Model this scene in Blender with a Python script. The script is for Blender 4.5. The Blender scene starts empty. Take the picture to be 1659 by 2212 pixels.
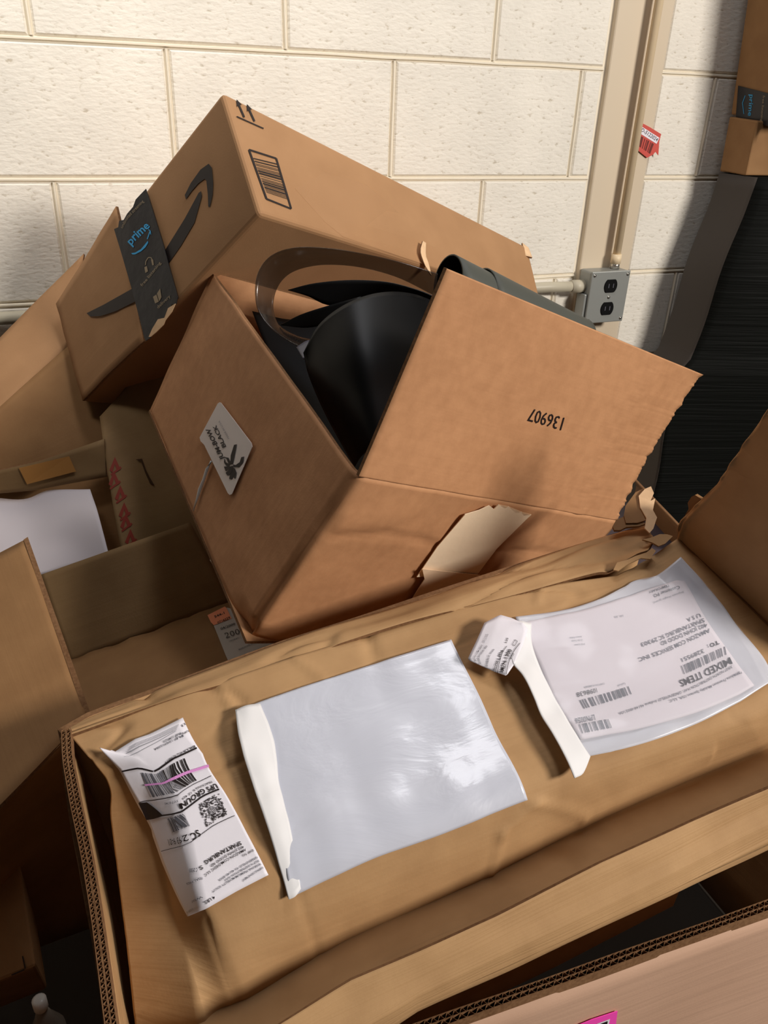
import bpy, bmesh, math, random
import numpy as np
from mathutils import Vector, noise
random.seed(7)
SC = bpy.context.scene
COL = SC.collection
# ------------------------------------------------------------------ camera
W, H = 1659, 2212
F_PX, YAW, PITCH, ROLL = 1700.0, .3954, .4887, .0374
CAM = np.array([0, -1.5256, 1.3651])
def _rc():
    cy, sy = math.cos(YAW), math.sin(YAW); cp, sp = math.cos(PITCH), math.sin(PITCH); cr, sr = math.cos(ROLL), math.sin(ROLL)
    B0 = np.array([[1, 0, 0], [0, 0, -1], [0, 1, 0]], float)
    Ry = np.array([[cy, -sy, 0], [sy, cy, 0], [0, 0, 1]])
    P = np.array([[1, 0, 0], [0, cp, -sp], [0, sp, cp]])
    Rr = np.array([[cr, -sr, 0], [sr, cr, 0], [0, 0, 1]])
    return Rr @ P @ B0 @ Ry
R = _rc()
cd = bpy.data.cameras.new('camera'); cam = bpy.data.objects.new('camera', cd); COL.objects.link(cam)
cd.sensor_fit = 'VERTICAL'; cd.sensor_height = 36; cd.lens = 36 * F_PX / H; cd.clip_start = .02
from mathutils import Matrix
M3 = Matrix((R[0].tolist(), (-R[1]).tolist(), (-R[2]).tolist())).transposed()
cam.matrix_world = Matrix.Translation(CAM.tolist()) @ M3.to_4x4()
SC.camera = cam
# ------------------------------------------------------------------ light
SC.view_settings.view_transform = 'Standard'; SC.view_settings.look = 'None'
SC.view_settings.gamma = 1; SC.view_settings.use_curve_mapping = False
SC.view_settings.exposure = 0.0
wd = bpy.data.worlds.new('world'); SC.world = wd; wd.use_nodes = True
wd.node_tree.nodes['Background'].inputs[0].default_value = (1, .93, .85, 1)
wd.node_tree.nodes['Background'].inputs[1].default_value = .03
def area(name, loc, target, size, size_y, power, color):
    l = bpy.data.lights.new(name, 'AREA'); l.shape = 'RECTANGLE'; l.size = size; l.size_y = size_y
    l.energy = power; l.color = color
    o = bpy.data.objects.new(name, l); COL.objects.link(o); o.location = loc
    o.rotation_euler = (Vector(target) - Vector(loc)).to_track_quat('-Z', 'Y').to_euler()
    return o
area('ceiling_lamp_overhead', (.62, -.78, 2.75), (.3, -.9, .9), 1.1, .3, 10, (.97, .97, 1))
lw = area('wall_fill_light', (-.5, -.8, 2.7), (-.05, 0, 1.75), .4, .3, 2.6, (1, .95, .88)); lw.data.spread = math.radians(60)  # added fill light that brightens the upper left of the wall
area('ceiling_lamp_front', (2.2, -3.3, 2.55), (.4, -.4, 1.0), .8, .5, 122, (1, .935, .86))
# ------------------------------------------------------------------ geometry of sight: a pixel on a real plane
def ray(u, v): return R.T @ np.array([(u - W / 2) / F_PX, (v - H / 2) / F_PX, 1.])
def at(u, v, t): return CAM + ray(u, v) * t
def onplane(u, v, n, d):
    r = ray(u, v); return CAM + r * ((d - n @ CAM) / (n @ r))
def pj(p):
    q = R @ (np.asarray(p, float) - CAM); return np.array([W / 2 + F_PX * q[0] / q[2], H / 2 + F_PX * q[1] / q[2]])
def nrm(v): v = np.asarray(v, float); return v / np.linalg.norm(v)
NC, DC = np.array([-.13598143, -.38273341, .91379658]), 1.15796        # plane of the big carton's top
def onC(u, v, off=0.): return onplane(u, v, NC, DC + off)
# ------------------------------------------------------------------ materials
def srgb(r, g, b):
    f = lambda c: (c / 255 / 12.92) if c / 255 <= .04045 else ((c / 255 + .055) / 1.055) ** 2.4
    return (f(r), f(g), f(b), 1)
def newmat(name):
    m = bpy.data.materials.new(name); m.use_nodes = True
    nt = m.node_tree; b = nt.nodes['Principled BSDF']; return m, nt, b
def flat(name, col, rough=.6, metal=0., spec=.3, bump=0., bscale=80):
    m, nt, b = newmat(name)
    b.inputs['Base Color'].default_value = srgb(*col); b.inputs['Roughness'].default_value = rough
    b.inputs['Metallic'].default_value = metal; b.inputs['Specular IOR Level'].default_value = spec
    if bump:
        tc = nt.nodes.new('ShaderNodeTexCoord'); n = nt.nodes.new('ShaderNodeTexNoise'); n.inputs['Scale'].default_value = bscale
        n.inputs['Detail'].default_value = 4
        bp = nt.nodes.new('ShaderNodeBump'); bp.inputs['Strength'].default_value = bump; bp.inputs['Distance'].default_value = .002
        nt.links.new(tc.outputs['Object'], n.inputs['Vector']); nt.links.new(n.outputs['Fac'], bp.inputs['Height'])
        nt.links.new(bp.outputs[0], b.inputs['Normal'])
    return m
def kraft(name, col, var=.10, mott=60., stripe=.25, rough=.72):
    """cardboard: mottled fibre colour plus faint flute lines along the sheet (UV in metres)"""
    m, nt, b = newmat(name); N = nt.nodes.new; L = nt.links.new
    tc = N('ShaderNodeTexCoord')
    n1 = N('ShaderNodeTexNoise'); n1.inputs['Scale'].default_value = mott; n1.inputs['Detail'].default_value = 3
    L(tc.outputs['Object'], n1.inputs['Vector'])
    n2 = N('ShaderNodeTexNoise'); n2.inputs['Scale'].default_value = 7; n2.inputs['Detail'].default_value = 2
    L(tc.outputs['Object'], n2.inputs['Vector'])
    mx = N('ShaderNodeMath'); mx.operation = 'ADD'; L(n1.outputs['Fac'], mx.inputs[0]); L(n2.outputs['Fac'], mx.inputs[1])
    cr = N('ShaderNodeValToRGB'); cr.color_ramp.elements[0].position = .36; cr.color_ramp.elements[1].position = .64
    hf = N('ShaderNodeMath'); hf.operation = 'MULTIPLY'; hf.inputs[1].default_value = .5; L(mx.outputs[0], hf.inputs[0]); L(hf.outputs[0], cr.inputs[0])
    c = srgb(*col)
    cr.color_ramp.elements[0].color = (c[0] * (1 - var), c[1] * (1 - var * 1.3), c[2] * (1 - var * 1.6), 1)
    cr.color_ramp.elements[1].color = (min(1, c[0] * (1 + var)), min(1, c[1] * (1 + var)), min(1, c[2] * (1 + var)), 1)
    L(cr.outputs[0], b.inputs['Base Color'])
    b.inputs['Roughness'].default_value = rough; b.inputs['Specular IOR Level'].default_value = .25
    mp = N('ShaderNodeMapping'); L(tc.outputs['UV'], mp.inputs['Vector']); mp.inputs['Scale'].default_value = (4, 90, 1)
    n3 = N('ShaderNodeTexNoise'); n3.inputs['Scale'].default_value = 1; n3.inputs['Detail'].default_value = 3; L(mp.outputs[0], n3.inputs['Vector'])
    bp = N('ShaderNodeBump'); bp.inputs['Strength'].default_value = stripe; bp.inputs['Distance'].default_value = .003; L(n3.outputs['Fac'], bp.inputs['Height'])
    n4 = N('ShaderNodeTexNoise'); n4.inputs['Scale'].default_value = 400; L(tc.outputs['Object'], n4.inputs['Vector'])
    bp2 = N('ShaderNodeBump'); bp2.inputs['Strength'].default_value = .15; bp2.inputs['Distance'].default_value = .0006; L(n4.outputs['Fac'], bp2.inputs['Height'])
    L(bp.outputs[0], bp2.inputs['Normal']); L(bp2.outputs[0], b.inputs['Normal'])
    return m
K_C = kraft('kraft_tan', (180, 143, 101), .10, 30, .35)
K_B = kraft('kraft_orange', (191, 141, 101), .09, 75, .12)
K_BL = kraft('kraft_orange_side', (186, 138, 98), .08, 30, .12)
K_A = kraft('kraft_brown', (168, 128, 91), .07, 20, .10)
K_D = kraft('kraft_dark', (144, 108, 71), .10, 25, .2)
K_G = kraft('kraft_grey', (140, 113, 78), .12, 20, .2)
K_P = kraft('kraft_pinkish', (196, 160, 136), .05, 12, .3)
K_LT = kraft('kraft_torn_light', (226, 190, 150), .08, 90, .2)
EDGE = kraft('board_edge', (124, 92, 64), .3, 300, .5, .9)
INK = flat('black_ink', (38, 30, 30), .5); INKG = flat('grey_ink', (96, 96, 104), .5); INKL = flat('pale_grey_ink', (160, 160, 166), .5)
PAPER = flat('label_paper', (236, 232, 240), .5, bump=.1); PAPERP = flat('warm_paper', (228, 220, 226), .6, bump=.15, bscale=30)
STRIP = flat('liner_paper', (230, 229, 230), .5, bump=.15, bscale=40)
MASK = flat('paper_tape', (250, 226, 194), .6, bump=.2)
BLACKT = flat('black_tape', (38, 36, 38), .32, bump=.3, bscale=60)
BLUE = flat('sky_blue_ink', (60, 160, 215), .5); MAG = flat('magenta_ink', (225, 150, 215), .5); PINK = flat('pink_label', (252, 80, 190), .5)
ORG = flat('salmon_label', (250, 158, 120), .6); RED = flat('red_ink', (168, 66, 48), .6); REDL = flat('red_sticker', (205, 85, 75), .5)
DRED = flat('dark_red_ink', (110, 45, 40), .6)
STEEL = flat('beige_paint', (212, 196, 172), .45, bump=.12, bscale=12)
PIPE = flat('conduit_paint', (232, 210, 175), .4, bump=.1, bscale=30)
PIPEG = flat('conduit_grey_paint', (188, 180, 160), .4, bump=.1, bscale=30)
BOXG = flat('outlet_grey', (150, 152, 148), .4, .3, .5, bump=.15, bscale=60)
CHROME = flat('bare_steel', (200, 195, 185), .25, .9)
BLK = flat('black_plastic', (8, 8, 9), .6, spec=.15); BLKR = flat('black_ribbon_film', (10, 10, 11), .48, spec=.28)
GREYR = flat('grey_ribbon_film', (74, 76, 70), .55, spec=.4)
DKPURP = flat('dark_void_fill', (66, 56, 62), .6)
GLUE = flat('hot_glue', (225, 225, 222), .15, spec=.8)
def film(name, col, alpha, rough=.15):
    m, nt, b = newmat(name)
    b.inputs['Base Color'].default_value = srgb(*col); b.inputs['Roughness'].default_value = rough
    b.inputs['Alpha'].default_value = alpha; b.inputs['Specular IOR Level'].default_value = .6
    return m
SMOKE = film('smoke_film', (46, 40, 36), .55, .2)
CLEAR = film('clear_film', (225, 228, 240), .12, .12)
def pouchmat():
    m, nt, b = newmat('pouch_plastic'); N = nt.nodes.new; L = nt.links.new
    b.inputs['Base Color'].default_value = srgb(206, 209, 222); b.inputs['Roughness'].default_value = .3
    b.inputs['Specular IOR Level'].default_value = .55; b.inputs['Coat Weight'].default_value = .5; b.inputs['Coat Roughness'].default_value = .12
    tc = N('ShaderNodeTexCoord'); mp = N('ShaderNodeMapping'); mp.inputs['Scale'].default_value = (9, 24, 9); mp.inputs['Rotation'].default_value = (0, 0, .3)
    n = N('ShaderNodeTexNoise'); n.inputs['Scale'].default_value = 1; n.inputs['Detail'].default_value = 5; n.inputs['Distortion'].default_value = 1.2
    L(tc.outputs['Object'], mp.inputs['Vector']); L(mp.outputs[0], n.inputs['Vector'])
    bp = N('ShaderNodeBump'); bp.inputs['Strength'].default_value = .22; bp.inputs['Distance'].default_value = .006
    L(n.outputs['Fac'], bp.inputs['Height']); L(bp.outputs[0], b.inputs['Normal']); L(bp.outputs[0], b.inputs['Coat Normal'])
    return m
POUCH = pouchmat()
def wrapmat():
    m, nt, b = newmat('stretch_wrap'); N = nt.nodes.new; L = nt.links.new
    b.inputs['Base Color'].default_value = srgb(16, 17, 15); b.inputs['Roughness'].default_value = .6; b.inputs['Specular IOR Level'].default_value = .08
    tc = N('ShaderNodeTexCoord'); mp = N('ShaderNodeMapping'); mp.inputs['Scale'].default_value = (3, 3, 120)
    n = N('ShaderNodeTexNoise'); n.inputs['Scale'].default_value = 1; n.inputs['Detail'].default_value = 4
    L(tc.outputs['Object'], mp.inputs['Vector']); L(mp.outputs[0], n.inputs['Vector'])
    bp = N('ShaderNodeBump'); bp.inputs['Strength'].default_value = .5; bp.inputs['Distance'].default_value = .006
    L(n.outputs['Fac'], bp.inputs['Height']); L(bp.outputs[0], b.inputs['Normal'])
    return m
WRAP = wrapmat()
WRAPG = flat('grey_wrap', (70, 64, 60), .5, bump=.3, bscale=14)
def blockmat():
    m, nt, b = newmat('painted_block'); N = nt.nodes.new; L = nt.links.new
    tc = N('ShaderNodeTexCoord'); mp = N('ShaderNodeMapping'); mp.inputs['Scale'].default_value = (70, 70, 150); L(tc.outputs['Object'], mp.inputs['Vector'])
    n = N('ShaderNodeTexNoise'); n.inputs['Scale'].default_value = 1; n.inputs['Detail'].default_value = 3; L(mp.outputs[0], n.inputs['Vector'])
    cr = N('ShaderNodeValToRGB'); e = cr.color_ramp.elements; e[0].position = .28; e[1].position = .40
    e[0].color = srgb(200, 190, 172); e[1].color = srgb(234, 228, 216)
    L(n.outputs['Fac'], cr.inputs[0])
    n2 = N('ShaderNodeTexNoise'); n2.inputs['Scale'].default_value = 9; n2.inputs['Detail'].default_value = 3; L(tc.outputs['Object'], n2.inputs['Vector'])
    mr = N('ShaderNodeMapRange'); mr.inputs[1].default_value = .3; mr.inputs[2].default_value = .7; mr.inputs[3].default_value = .94; mr.inputs[4].default_value = 1.04
    L(n2.outputs['Fac'], mr.inputs[0])
    vm = N('ShaderNodeVectorMath'); vm.operation = 'SCALE'; L(cr.outputs[0], vm.inputs[0]); L(mr.outputs[0], vm.inputs['Scale']); L(vm.outputs[0], b.inputs['Base Color'])
    b.inputs['Roughness'].default_value = .65; b.inputs['Specular IOR Level'].default_value = .3
    bp = N('ShaderNodeBump'); bp.inputs['Strength'].default_value = .45; bp.inputs['Distance'].default_value = .003; L(n.outputs['Fac'], bp.inputs['Height']); L(bp.outputs[0], b.inputs['Normal'])
    return m
BLOCK = blockmat(); MORTAR = flat('painted_mortar', (234, 224, 204), .6, bump=.1, bscale=40)
CONC = flat('concrete_floor', (44, 38, 32), .8, bump=.3)  # colour darkened so the gaps between the cartons read as shade
# ------------------------------------------------------------------ object helpers
def tag(o, label=None, cat=None, group=None, kind=None):
    if label: o['label'] = label
    if cat: o['category'] = cat
    if group: o['group'] = group
    if kind: o['kind'] = kind
    return o
def root(name, loc, label, cat, group=None):
    o = bpy.data.objects.new(name, None); COL.objects.link(o); o.location = [float(a) for a in loc]; o.empty_display_size = .05
    return tag(o, label, cat, group)
def wpos(o):
    p = np.zeros(3)
    while o is not None: p = p + np.array(o.location); o = o.parent
    return p
def mesh(name, verts, faces, mats, parent=None, fm=None, uvs=None, smooth=False, label=None):
    if not isinstance(mats, (list, tuple)): mats = [mats]
    off = wpos(parent) if parent else np.zeros(3)
    me = bpy.data.meshes.new(name)
    me.from_pydata([tuple(float(a) for a in (np.asarray(v) - off)) for v in verts], [], faces)
    for m in mats: me.materials.append(m)
    if fm:
        for p, i in zip(me.polygons, fm): p.material_index = i
    if uvs is not None:
        uv = me.uv_layers.new(name='UVMap')
        for l in me.loops: uv.data[l.index].uv = uvs[l.vertex_index]
    if smooth:
        for p in me.polygons: p.use_smooth = True
    me.update()
    o = bpy.data.objects.new(name, me); COL.objects.link(o)
    if parent: o.parent = parent
    if label: o['label'] = label
    return o
class Surf:
    """surface through a net of 3-D points; cr = smooth (Catmull-Rom) or straight"""
    def __init__(s, net, smooth=False):
        s.n = np.array(net, float); s.sm = smooth; s.m = s.n.shape[:2]
    lin_u = False
    def _w(s, x, n, lin=False):
        x = x * (n - 1); i = int(min(max(math.floor(x), 0), n - 2)); f = x - i
        if not s.sm or n < 3 or lin: return [(i, 1 - f), (i + 1, f)]
        if f < 0 or f > 1: return [(i, 1 - f), (i + 1, f)]
        w = [-.5 * f + f * f - .5 * f ** 3, 1 - 2.5 * f * f + 1.5 * f ** 3, .5 * f + 2 * f * f - 1.5 * f ** 3, -.5 * f * f + .5 * f ** 3]
        o = []
        for k, ww in zip((i - 1, i, i + 1, i + 2), w):
            if k < 0: o += [(0, 2 * ww), (1, -ww)]
            elif k > n - 1: o += [(n - 1, 2 * ww), (n - 2, -ww)]
            else: o.append((k, ww))
        return o
    def p(s, a, b):
        r = np.zeros(s.n.shape[2])
        for i, w in s._w(b, s.m[0]):
            for j, q in s._w(a, s.m[1], s.lin_u): r = r + s.n[i, j] * (w * q)
        return r
    def nor(s, a, b):
        e = 1e-3
        du = s.p(a + e, b) - s.p(a - e, b); dv = s.p(a, b + e) - s.p(a, b - e)
        n = nrm(np.cross(du, dv))
        return n if n @ (CAM - s.p(a, b)) > 0 else -n
    def q(s, a, b, h=0.): return s.p(a, b) + s.nor(a, b) * h
    def inv(s, u, v):
        if not hasattr(s, 'g'): s.g = [(i / 8, j / 8, *pj(s.p(i / 8, j / 8))) for i in range(9) for j in range(9)]
        a, b = min(s.g, key=lambda q: (q[2] - u) ** 2 + (q[3] - v) ** 2)[:2]
        for k in range(10):
            p0 = pj(s.p(a, b)); e = np.array([u, v]) - p0
            if np.abs(e).max() < .05: break
            h = 1e-4; J = np.stack([(pj(s.p(a + h, b)) - p0) / h, (pj(s.p(a, b + h)) - p0) / h], 1)
            try: d = np.linalg.solve(J, e)
            except Exception: break
            d = np.clip(d, -.3, .3); a += d[0]; b += d[1]
        return a, b
class Disp(Surf):
    """a surface with its wrinkles"""
    def __init__(s, S, wr): s.S = S; s.w = wr; s.n = S.n; s.m = S.m; s.sm = S.sm
    def p(s, a, b): p = s.S.p(a, b); return p + s.S.nor(a, b) * s.w(a, b, p)
def freeze(S, k=24, l=24): return Surf([[S.p(i / k, j / l) for i in range(k + 1)] for j in range(l + 1)])
def quad(p00, p10, p11, p01): return Surf([[p00, p10], [p01, p11]])
def sheet(name, S, mats, parent, nu=20, nv=20, thick=.004, wr=None, smooth=True, label=None, up=True):
    """a sheet of real thickness over surface S; wr(a, b, p) is a wrinkle height in metres"""
    F, Bk, uv = [], [], []
    lu = np.linalg.norm(S.p(1, .5) - S.p(0, .5)); lv = np.linalg.norm(S.p(.5, 1) - S.p(.5, 0))
    for j in range(nv + 1):
        for i in range(nu + 1):
            a, b = i / nu, j / nv; p = S.p(a, b); n = S.nor(min(max(a, .002), .998), min(max(b, .002), .998))
            h = wr(a, b, p) if wr else 0.
            F.append(p + n * h); Bk.append(p + n * (h - thick)); uv.append((a * lu, b * lv))
    n1 = len(F); fs, fm = [], []
    idx = lambda i, j: j * (nu + 1) + i
    # orient so that the first side looks along the surface normal
    c = np.cross(F[idx(1, 0)] - F[0], F[idx(0, 1)] - F[0]); flip = c @ S.nor(.5, .5) < 0
    def add(f, m):
        fs.append(tuple(reversed(f)) if flip else f); fm.append(m)
    for j in range(nv):
        for i in range(nu):
            f = (idx(i, j), idx(i + 1, j), idx(i + 1, j + 1), idx(i, j + 1)); add(f, 0); add(tuple(n1 + k for k in reversed(f)), 0)
    rim = [idx(i, 0) for i in range(nu + 1)] + [idx(nu, j) for j in range(1, nv + 1)] + [idx(i, nv) for i in range(nu - 1, -1, -1)] + [idx(0, j) for j in range(nv - 1, 0, -1)]
    for k in range(len(rim)):
        a, b = rim[k], rim[(k + 1) % len(rim)]; add((a, n1 + a, n1 + b, b), 1)
    if not isinstance(mats, (list, tuple)): mats = [mats, EDGE if thick > .0015 else mats]
    o = mesh(name, F + Bk, fs, mats, parent, fm, uv + uv, False, label)
    if smooth:
        for p in o.data.polygons: p.use_smooth = p.material_index == 0
    return o
def nz(p, s, seed=0): return noise.noise(Vector((p[0] * s + seed * 7.3, p[1] * s - seed * 3.1, p[2] * s + seed)))
# ---- flat marks laid on a surface
class Marks:
    def __init__(s): s.v, s.f, s.m, s.mats = [], [], [], []
    def mi(s, m):
        if m not in s.mats: s.mats.append(m)
        return s.mats.index(m)
    def poly(s, S, px, mat, h=.0005):
        """polygon whose outline is given in the photograph's pixels, laid on S"""
        P = [S.inv(*p) for p in px]
        bm = bmesh.new(); vs = [bm.verts.new((a * 1, b * 1, 0)) for a, b in P]; bm.faces.new(vs)
        bmesh.ops.triangulate(bm, faces=bm.faces[:])
        for _ in range(3):
            lg = [e for e in bm.edges if (e.verts[0].co - e.verts[1].co).length > .07]
            if lg and S.m[0] > 2: bmesh.ops.subdivide_edges(bm, edges=lg, cuts=1); bmesh.ops.triangulate(bm, faces=bm.faces[:])
        bm.verts.index_update()
        b0 = len(s.v); s.v += [S.q(v.co.x, v.co.y, h) for v in bm.verts]
        for f in bm.faces: s.f.append(tuple(b0 + v.index for v in f.verts)); s.m.append(s.mi(mat))
        bm.free()
    def quadbars(s, S, px, n, mat, seed=1, dens=.55, h=.0006, seg=1):
        """barcode: bars run from edge px0-px3 side to px1-px2 side; px0->px1 is the long way across the bars"""
        rnd = random.Random(seed); ab = [np.array(S.inv(*p)) for p in px]
        x = 0.
        while x < 1:
            w = rnd.choice((1, 1, 2, 3)) / n; g = rnd.choice((1, 1, 2)) / n * (1 - dens) * 2
            x2 = min(1, x + w * dens * 1.6)
            b0 = len(s.v); sg = 5 if S.m[0] > 3 else 1
            for r in range(sg + 1):
                for q in (x, x2):
                    t = (ab[0] * (1 - q) + ab[1] * q) * (1 - r / sg) + (ab[3] * (1 - q) + ab[2] * q) * r / sg
                    s.v.append(S.q(t[0], t[1], h))
            for r in range(sg): s.f.append((b0 + 2 * r, b0 + 2 * r + 1, b0 + 2 * r + 3, b0 + 2 * r + 2)); s.m.append(s.mi(mat))
            x = x2 + g
    def line(s, S, p, q, w, mat, h=.0006):
        p, q = np.array(p, float), np.array(q, float); d = nrm(q - p); n = np.array([-d[1], d[0]]) * w / 2
        s.poly(S, [p + n, q + n, q - n, p - n], mat, h)
    def text(s, S, txt, P, Q, hgt, mat, up=None, bold=0., h=.0006, exact=False):
        """one line of writing: baseline runs from pixel P to pixel Q, capitals hgt pixels high"""
        P, Q = np.array(P, float), np.array(Q, float); d = nrm(Q - P)
        U = np.array(up, float) if up is not None else np.array([d[1], -d[0]])
        U = U * hgt
        cu = bpy.data.curves.new('t', 'FONT'); cu.body = txt; cu.resolution_u = 2; cu.offset = bold
        ob = bpy.data.objects.new('t', cu); COL.objects.link(ob)
        dg = bpy.context.evaluated_depsgraph_get(); me = bpy.data.meshes.new_from_object(ob.evaluated_get(dg))
        vs = [v.co.copy() for v in me.vertices]; fs = [tuple(p.vertices) for p in me.polygons]
        bpy.data.objects.remove(ob); bpy.data.curves.remove(cu); bpy.data.meshes.remove(me)
        if not vs: return
        x0 = min(v.x for v in vs); x1 = max(v.x for v in vs); cap = .70
        if not exact:
            c = [np.array(S.inv(*p)) for p in (P, Q, Q + U, P + U)]
        b0 = len(s.v)
        for v in vs:
            q = (v.x - x0) / (x1 - x0); r = v.y / cap
            if exact: t = S.inv(*(P + (Q - P) * q + U * r))
            else: t = (c[0] * (1 - q) + c[1] * q) * (1 - r) + (c[3] * (1 - q) + c[2] * q) * r
            s.v.append(S.q(t[0], t[1], h))
        for f in fs: s.f.append(tuple(b0 + k for k in f)); s.m.append(s.mi(mat))
    def build(s, name, parent, label=None): return mesh(name, s.v, s.f, s.mats, parent, s.m, None, False, label)
def patch(name, S, px, mat, parent, h=.0008, th=.0006, label=None):
    """a stuck sheet (label, tape) cut to an outline given in pixels, with its own thickness"""
    P = [S.inv(*p) for p in px]
    bm = bmesh.new(); vs = [bm.verts.new((a, b, 0)) for a, b in P]; bm.faces.new(vs)
    bmesh.ops.triangulate(bm, faces=bm.faces[:])
    for _ in range(4):
        lg = [e for e in bm.edges if (e.verts[0].co - e.verts[1].co).length > .09]
        if lg and S.m[0] > 2: bmesh.ops.subdivide_edges(bm, edges=lg, cuts=1); bmesh.ops.triangulate(bm, faces=bm.faces[:])
    bm.verts.index_update(); n = len(bm.verts)
    V = [S.q(v.co.x, v.co.y, h) for v in bm.verts] + [S.q(v.co.x, v.co.y, h - th) for v in bm.verts]
    fs = [tuple(v.index for v in f.verts) for f in bm.faces]
    fs += [tuple(n + k for k in reversed(f)) for f in fs]
    fs += [(e.verts[0].index, e.verts[1].index, e.verts[1].index + n, e.verts[0].index + n) for e in bm.edges if len(e.link_faces) == 1]
    bm.free()
    o = mesh(name, V, fs, mat, parent, None, None, False, label)
    bm = bmesh.new(); bm.from_mesh(o.data); bmesh.ops.recalc_face_normals(bm, faces=bm.faces[:]); bm.to_mesh(o.data); bm.free()
    return o
def hexa(name, P, mat, parent, bev=.004, seg=2, label=None):
    """P: 8 corners, four of one face then the four opposite"""
    f = [(0, 1, 2, 3), (7, 6, 5, 4), (0, 4, 5, 1), (1, 5, 6, 2), (2, 6, 7, 3), (3, 7, 4, 0)]
    o = mesh(name, P, f, mat, parent, label=label)
    bm = bmesh.new(); bm.from_mesh(o.data); bmesh.ops.recalc_face_normals(bm, faces=bm.faces[:])
    if bev: bmesh.ops.bevel(bm, geom=bm.edges[:] + bm.verts[:], offset=bev, segments=seg, profile=.5, affect='EDGES')
    for fc in bm.faces: fc.smooth = False
    bm.to_mesh(o.data); bm.free(); return o
def box(name, lo, hi, mat, parent=None, bev=.002, label=None):
    x0, y0, z0 = lo; x1, y1, z1 = hi
    return hexa(name, [(x0, y0, z0), (x1, y0, z0), (x1, y1, z0), (x0, y1, z0), (x0, y0, z1), (x1, y0, z1), (x1, y1, z1), (x0, y1, z1)], mat, parent, bev, 2, label)
def tube(name, pts, r, mat, parent=None, seg=16, label=None, caps=True):
    pts = [np.array(p, float) for p in pts]; V, fs = [], []
    rr = r if isinstance(r, (list, tuple)) else [r] * len(pts)
    for k, p in enumerate(pts):
        d = nrm(pts[min(k + 1, len(pts) - 1)] - pts[max(k - 1, 0)])
        a = nrm(np.cross(d, [0, 0, 1] if abs(d[2]) < .9 else [1, 0, 0])); b = np.cross(d, a)
        for i in range(seg): th = 2 * math.pi * i / seg; V.append(p + (a * math.cos(th) + b * math.sin(th)) * rr[k])
    for k in range(len(pts) - 1):
        for i in range(seg): fs.append((k * seg + i, k * seg + (i + 1) % seg, (k + 1) * seg + (i + 1) % seg, (k + 1) * seg + i))
    if caps: fs += [tuple(reversed(range(seg))), tuple((len(pts) - 1) * seg + i for i in range(seg))]
    return mesh(name, V, fs, mat, parent, None, None, True, label)
def flutes(name, p0, p1, down, nout, thick, parent, mat=EDGE, pitch=.0075, plies=1, depth=.012, label=None, curve=None):
    """open corrugated edge: liners with a wavy medium between them, seen end-on"""
    P = [np.array(p, float) for p in (curve or [p0, p1])]
    L = [0.]
    for a, b in zip(P, P[1:]): L.append(L[-1] + np.linalg.norm(b - a))
    def pt(x):
        for k in range(len(P) - 1):
            if x <= L[k + 1] or k == len(P) - 2:
                f = (x - L[k]) / (L[k + 1] - L[k]); return P[k] * (1 - f) + P[k + 1] * f
    down = nrm(down); nout = nrm(nout); V, fs = [], []
    def strip(fn, n, th):
        b0 = len(V)
        for i in range(n + 1):
            x = L[-1] * i / n; c = pt(x); o = fn(x)
            for (hh, dd) in ((o + th / 2, 0), (o - th / 2, 0), (o - th / 2, depth), (o + th / 2, depth)): V.append(c + nout * hh + down * dd)
        for i in range(n):
            for k in range(4): fs.append((b0 + i * 4 + k, b0 + i * 4 + (k + 1) % 4, b0 + (i + 1) * 4 + (k + 1) % 4, b0 + (i + 1) * 4 + k))
    t1 = thick / plies
    for k in range(plies + 1):
        rd = random.Random(k); strip(lambda x, k=k: -k * t1 + .0003 * math.sin(x * 37 + k), max(8, int(L[-1] / .01)), .0006)
    for k in range(plies):
        pp = pitch * (1 if k == 0 else .8)
        strip(lambda x, k=k, pp=pp: -(k + .5) * t1 + (t1 / 2 - .0004) * math.sin(2 * math.pi * x / pp + k), int(L[-1] / pp * 8), .0005)
    # solid core just below the open mouths
    b0 = len(V); n = max(2, int(L[-1] / .02))
    for i in range(n + 1):
        c = pt(L[-1] * i / n)
        for (hh, dd) in ((-.0003, depth * .75), (-thick + .0003, depth * .75), (-thick + .0003, depth), (-.0003, depth)): V.append(c + nout * hh + down * dd)
    for i in range(n):
        for k in range(4): fs.append((b0 + i * 4 + k, b0 + i * 4 + (k + 1) % 4, b0 + (i + 1) * 4 + (k + 1) % 4, b0 + (i + 1) * 4 + k))
    return mesh(name, V, fs, mat, parent, label=label)
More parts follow.
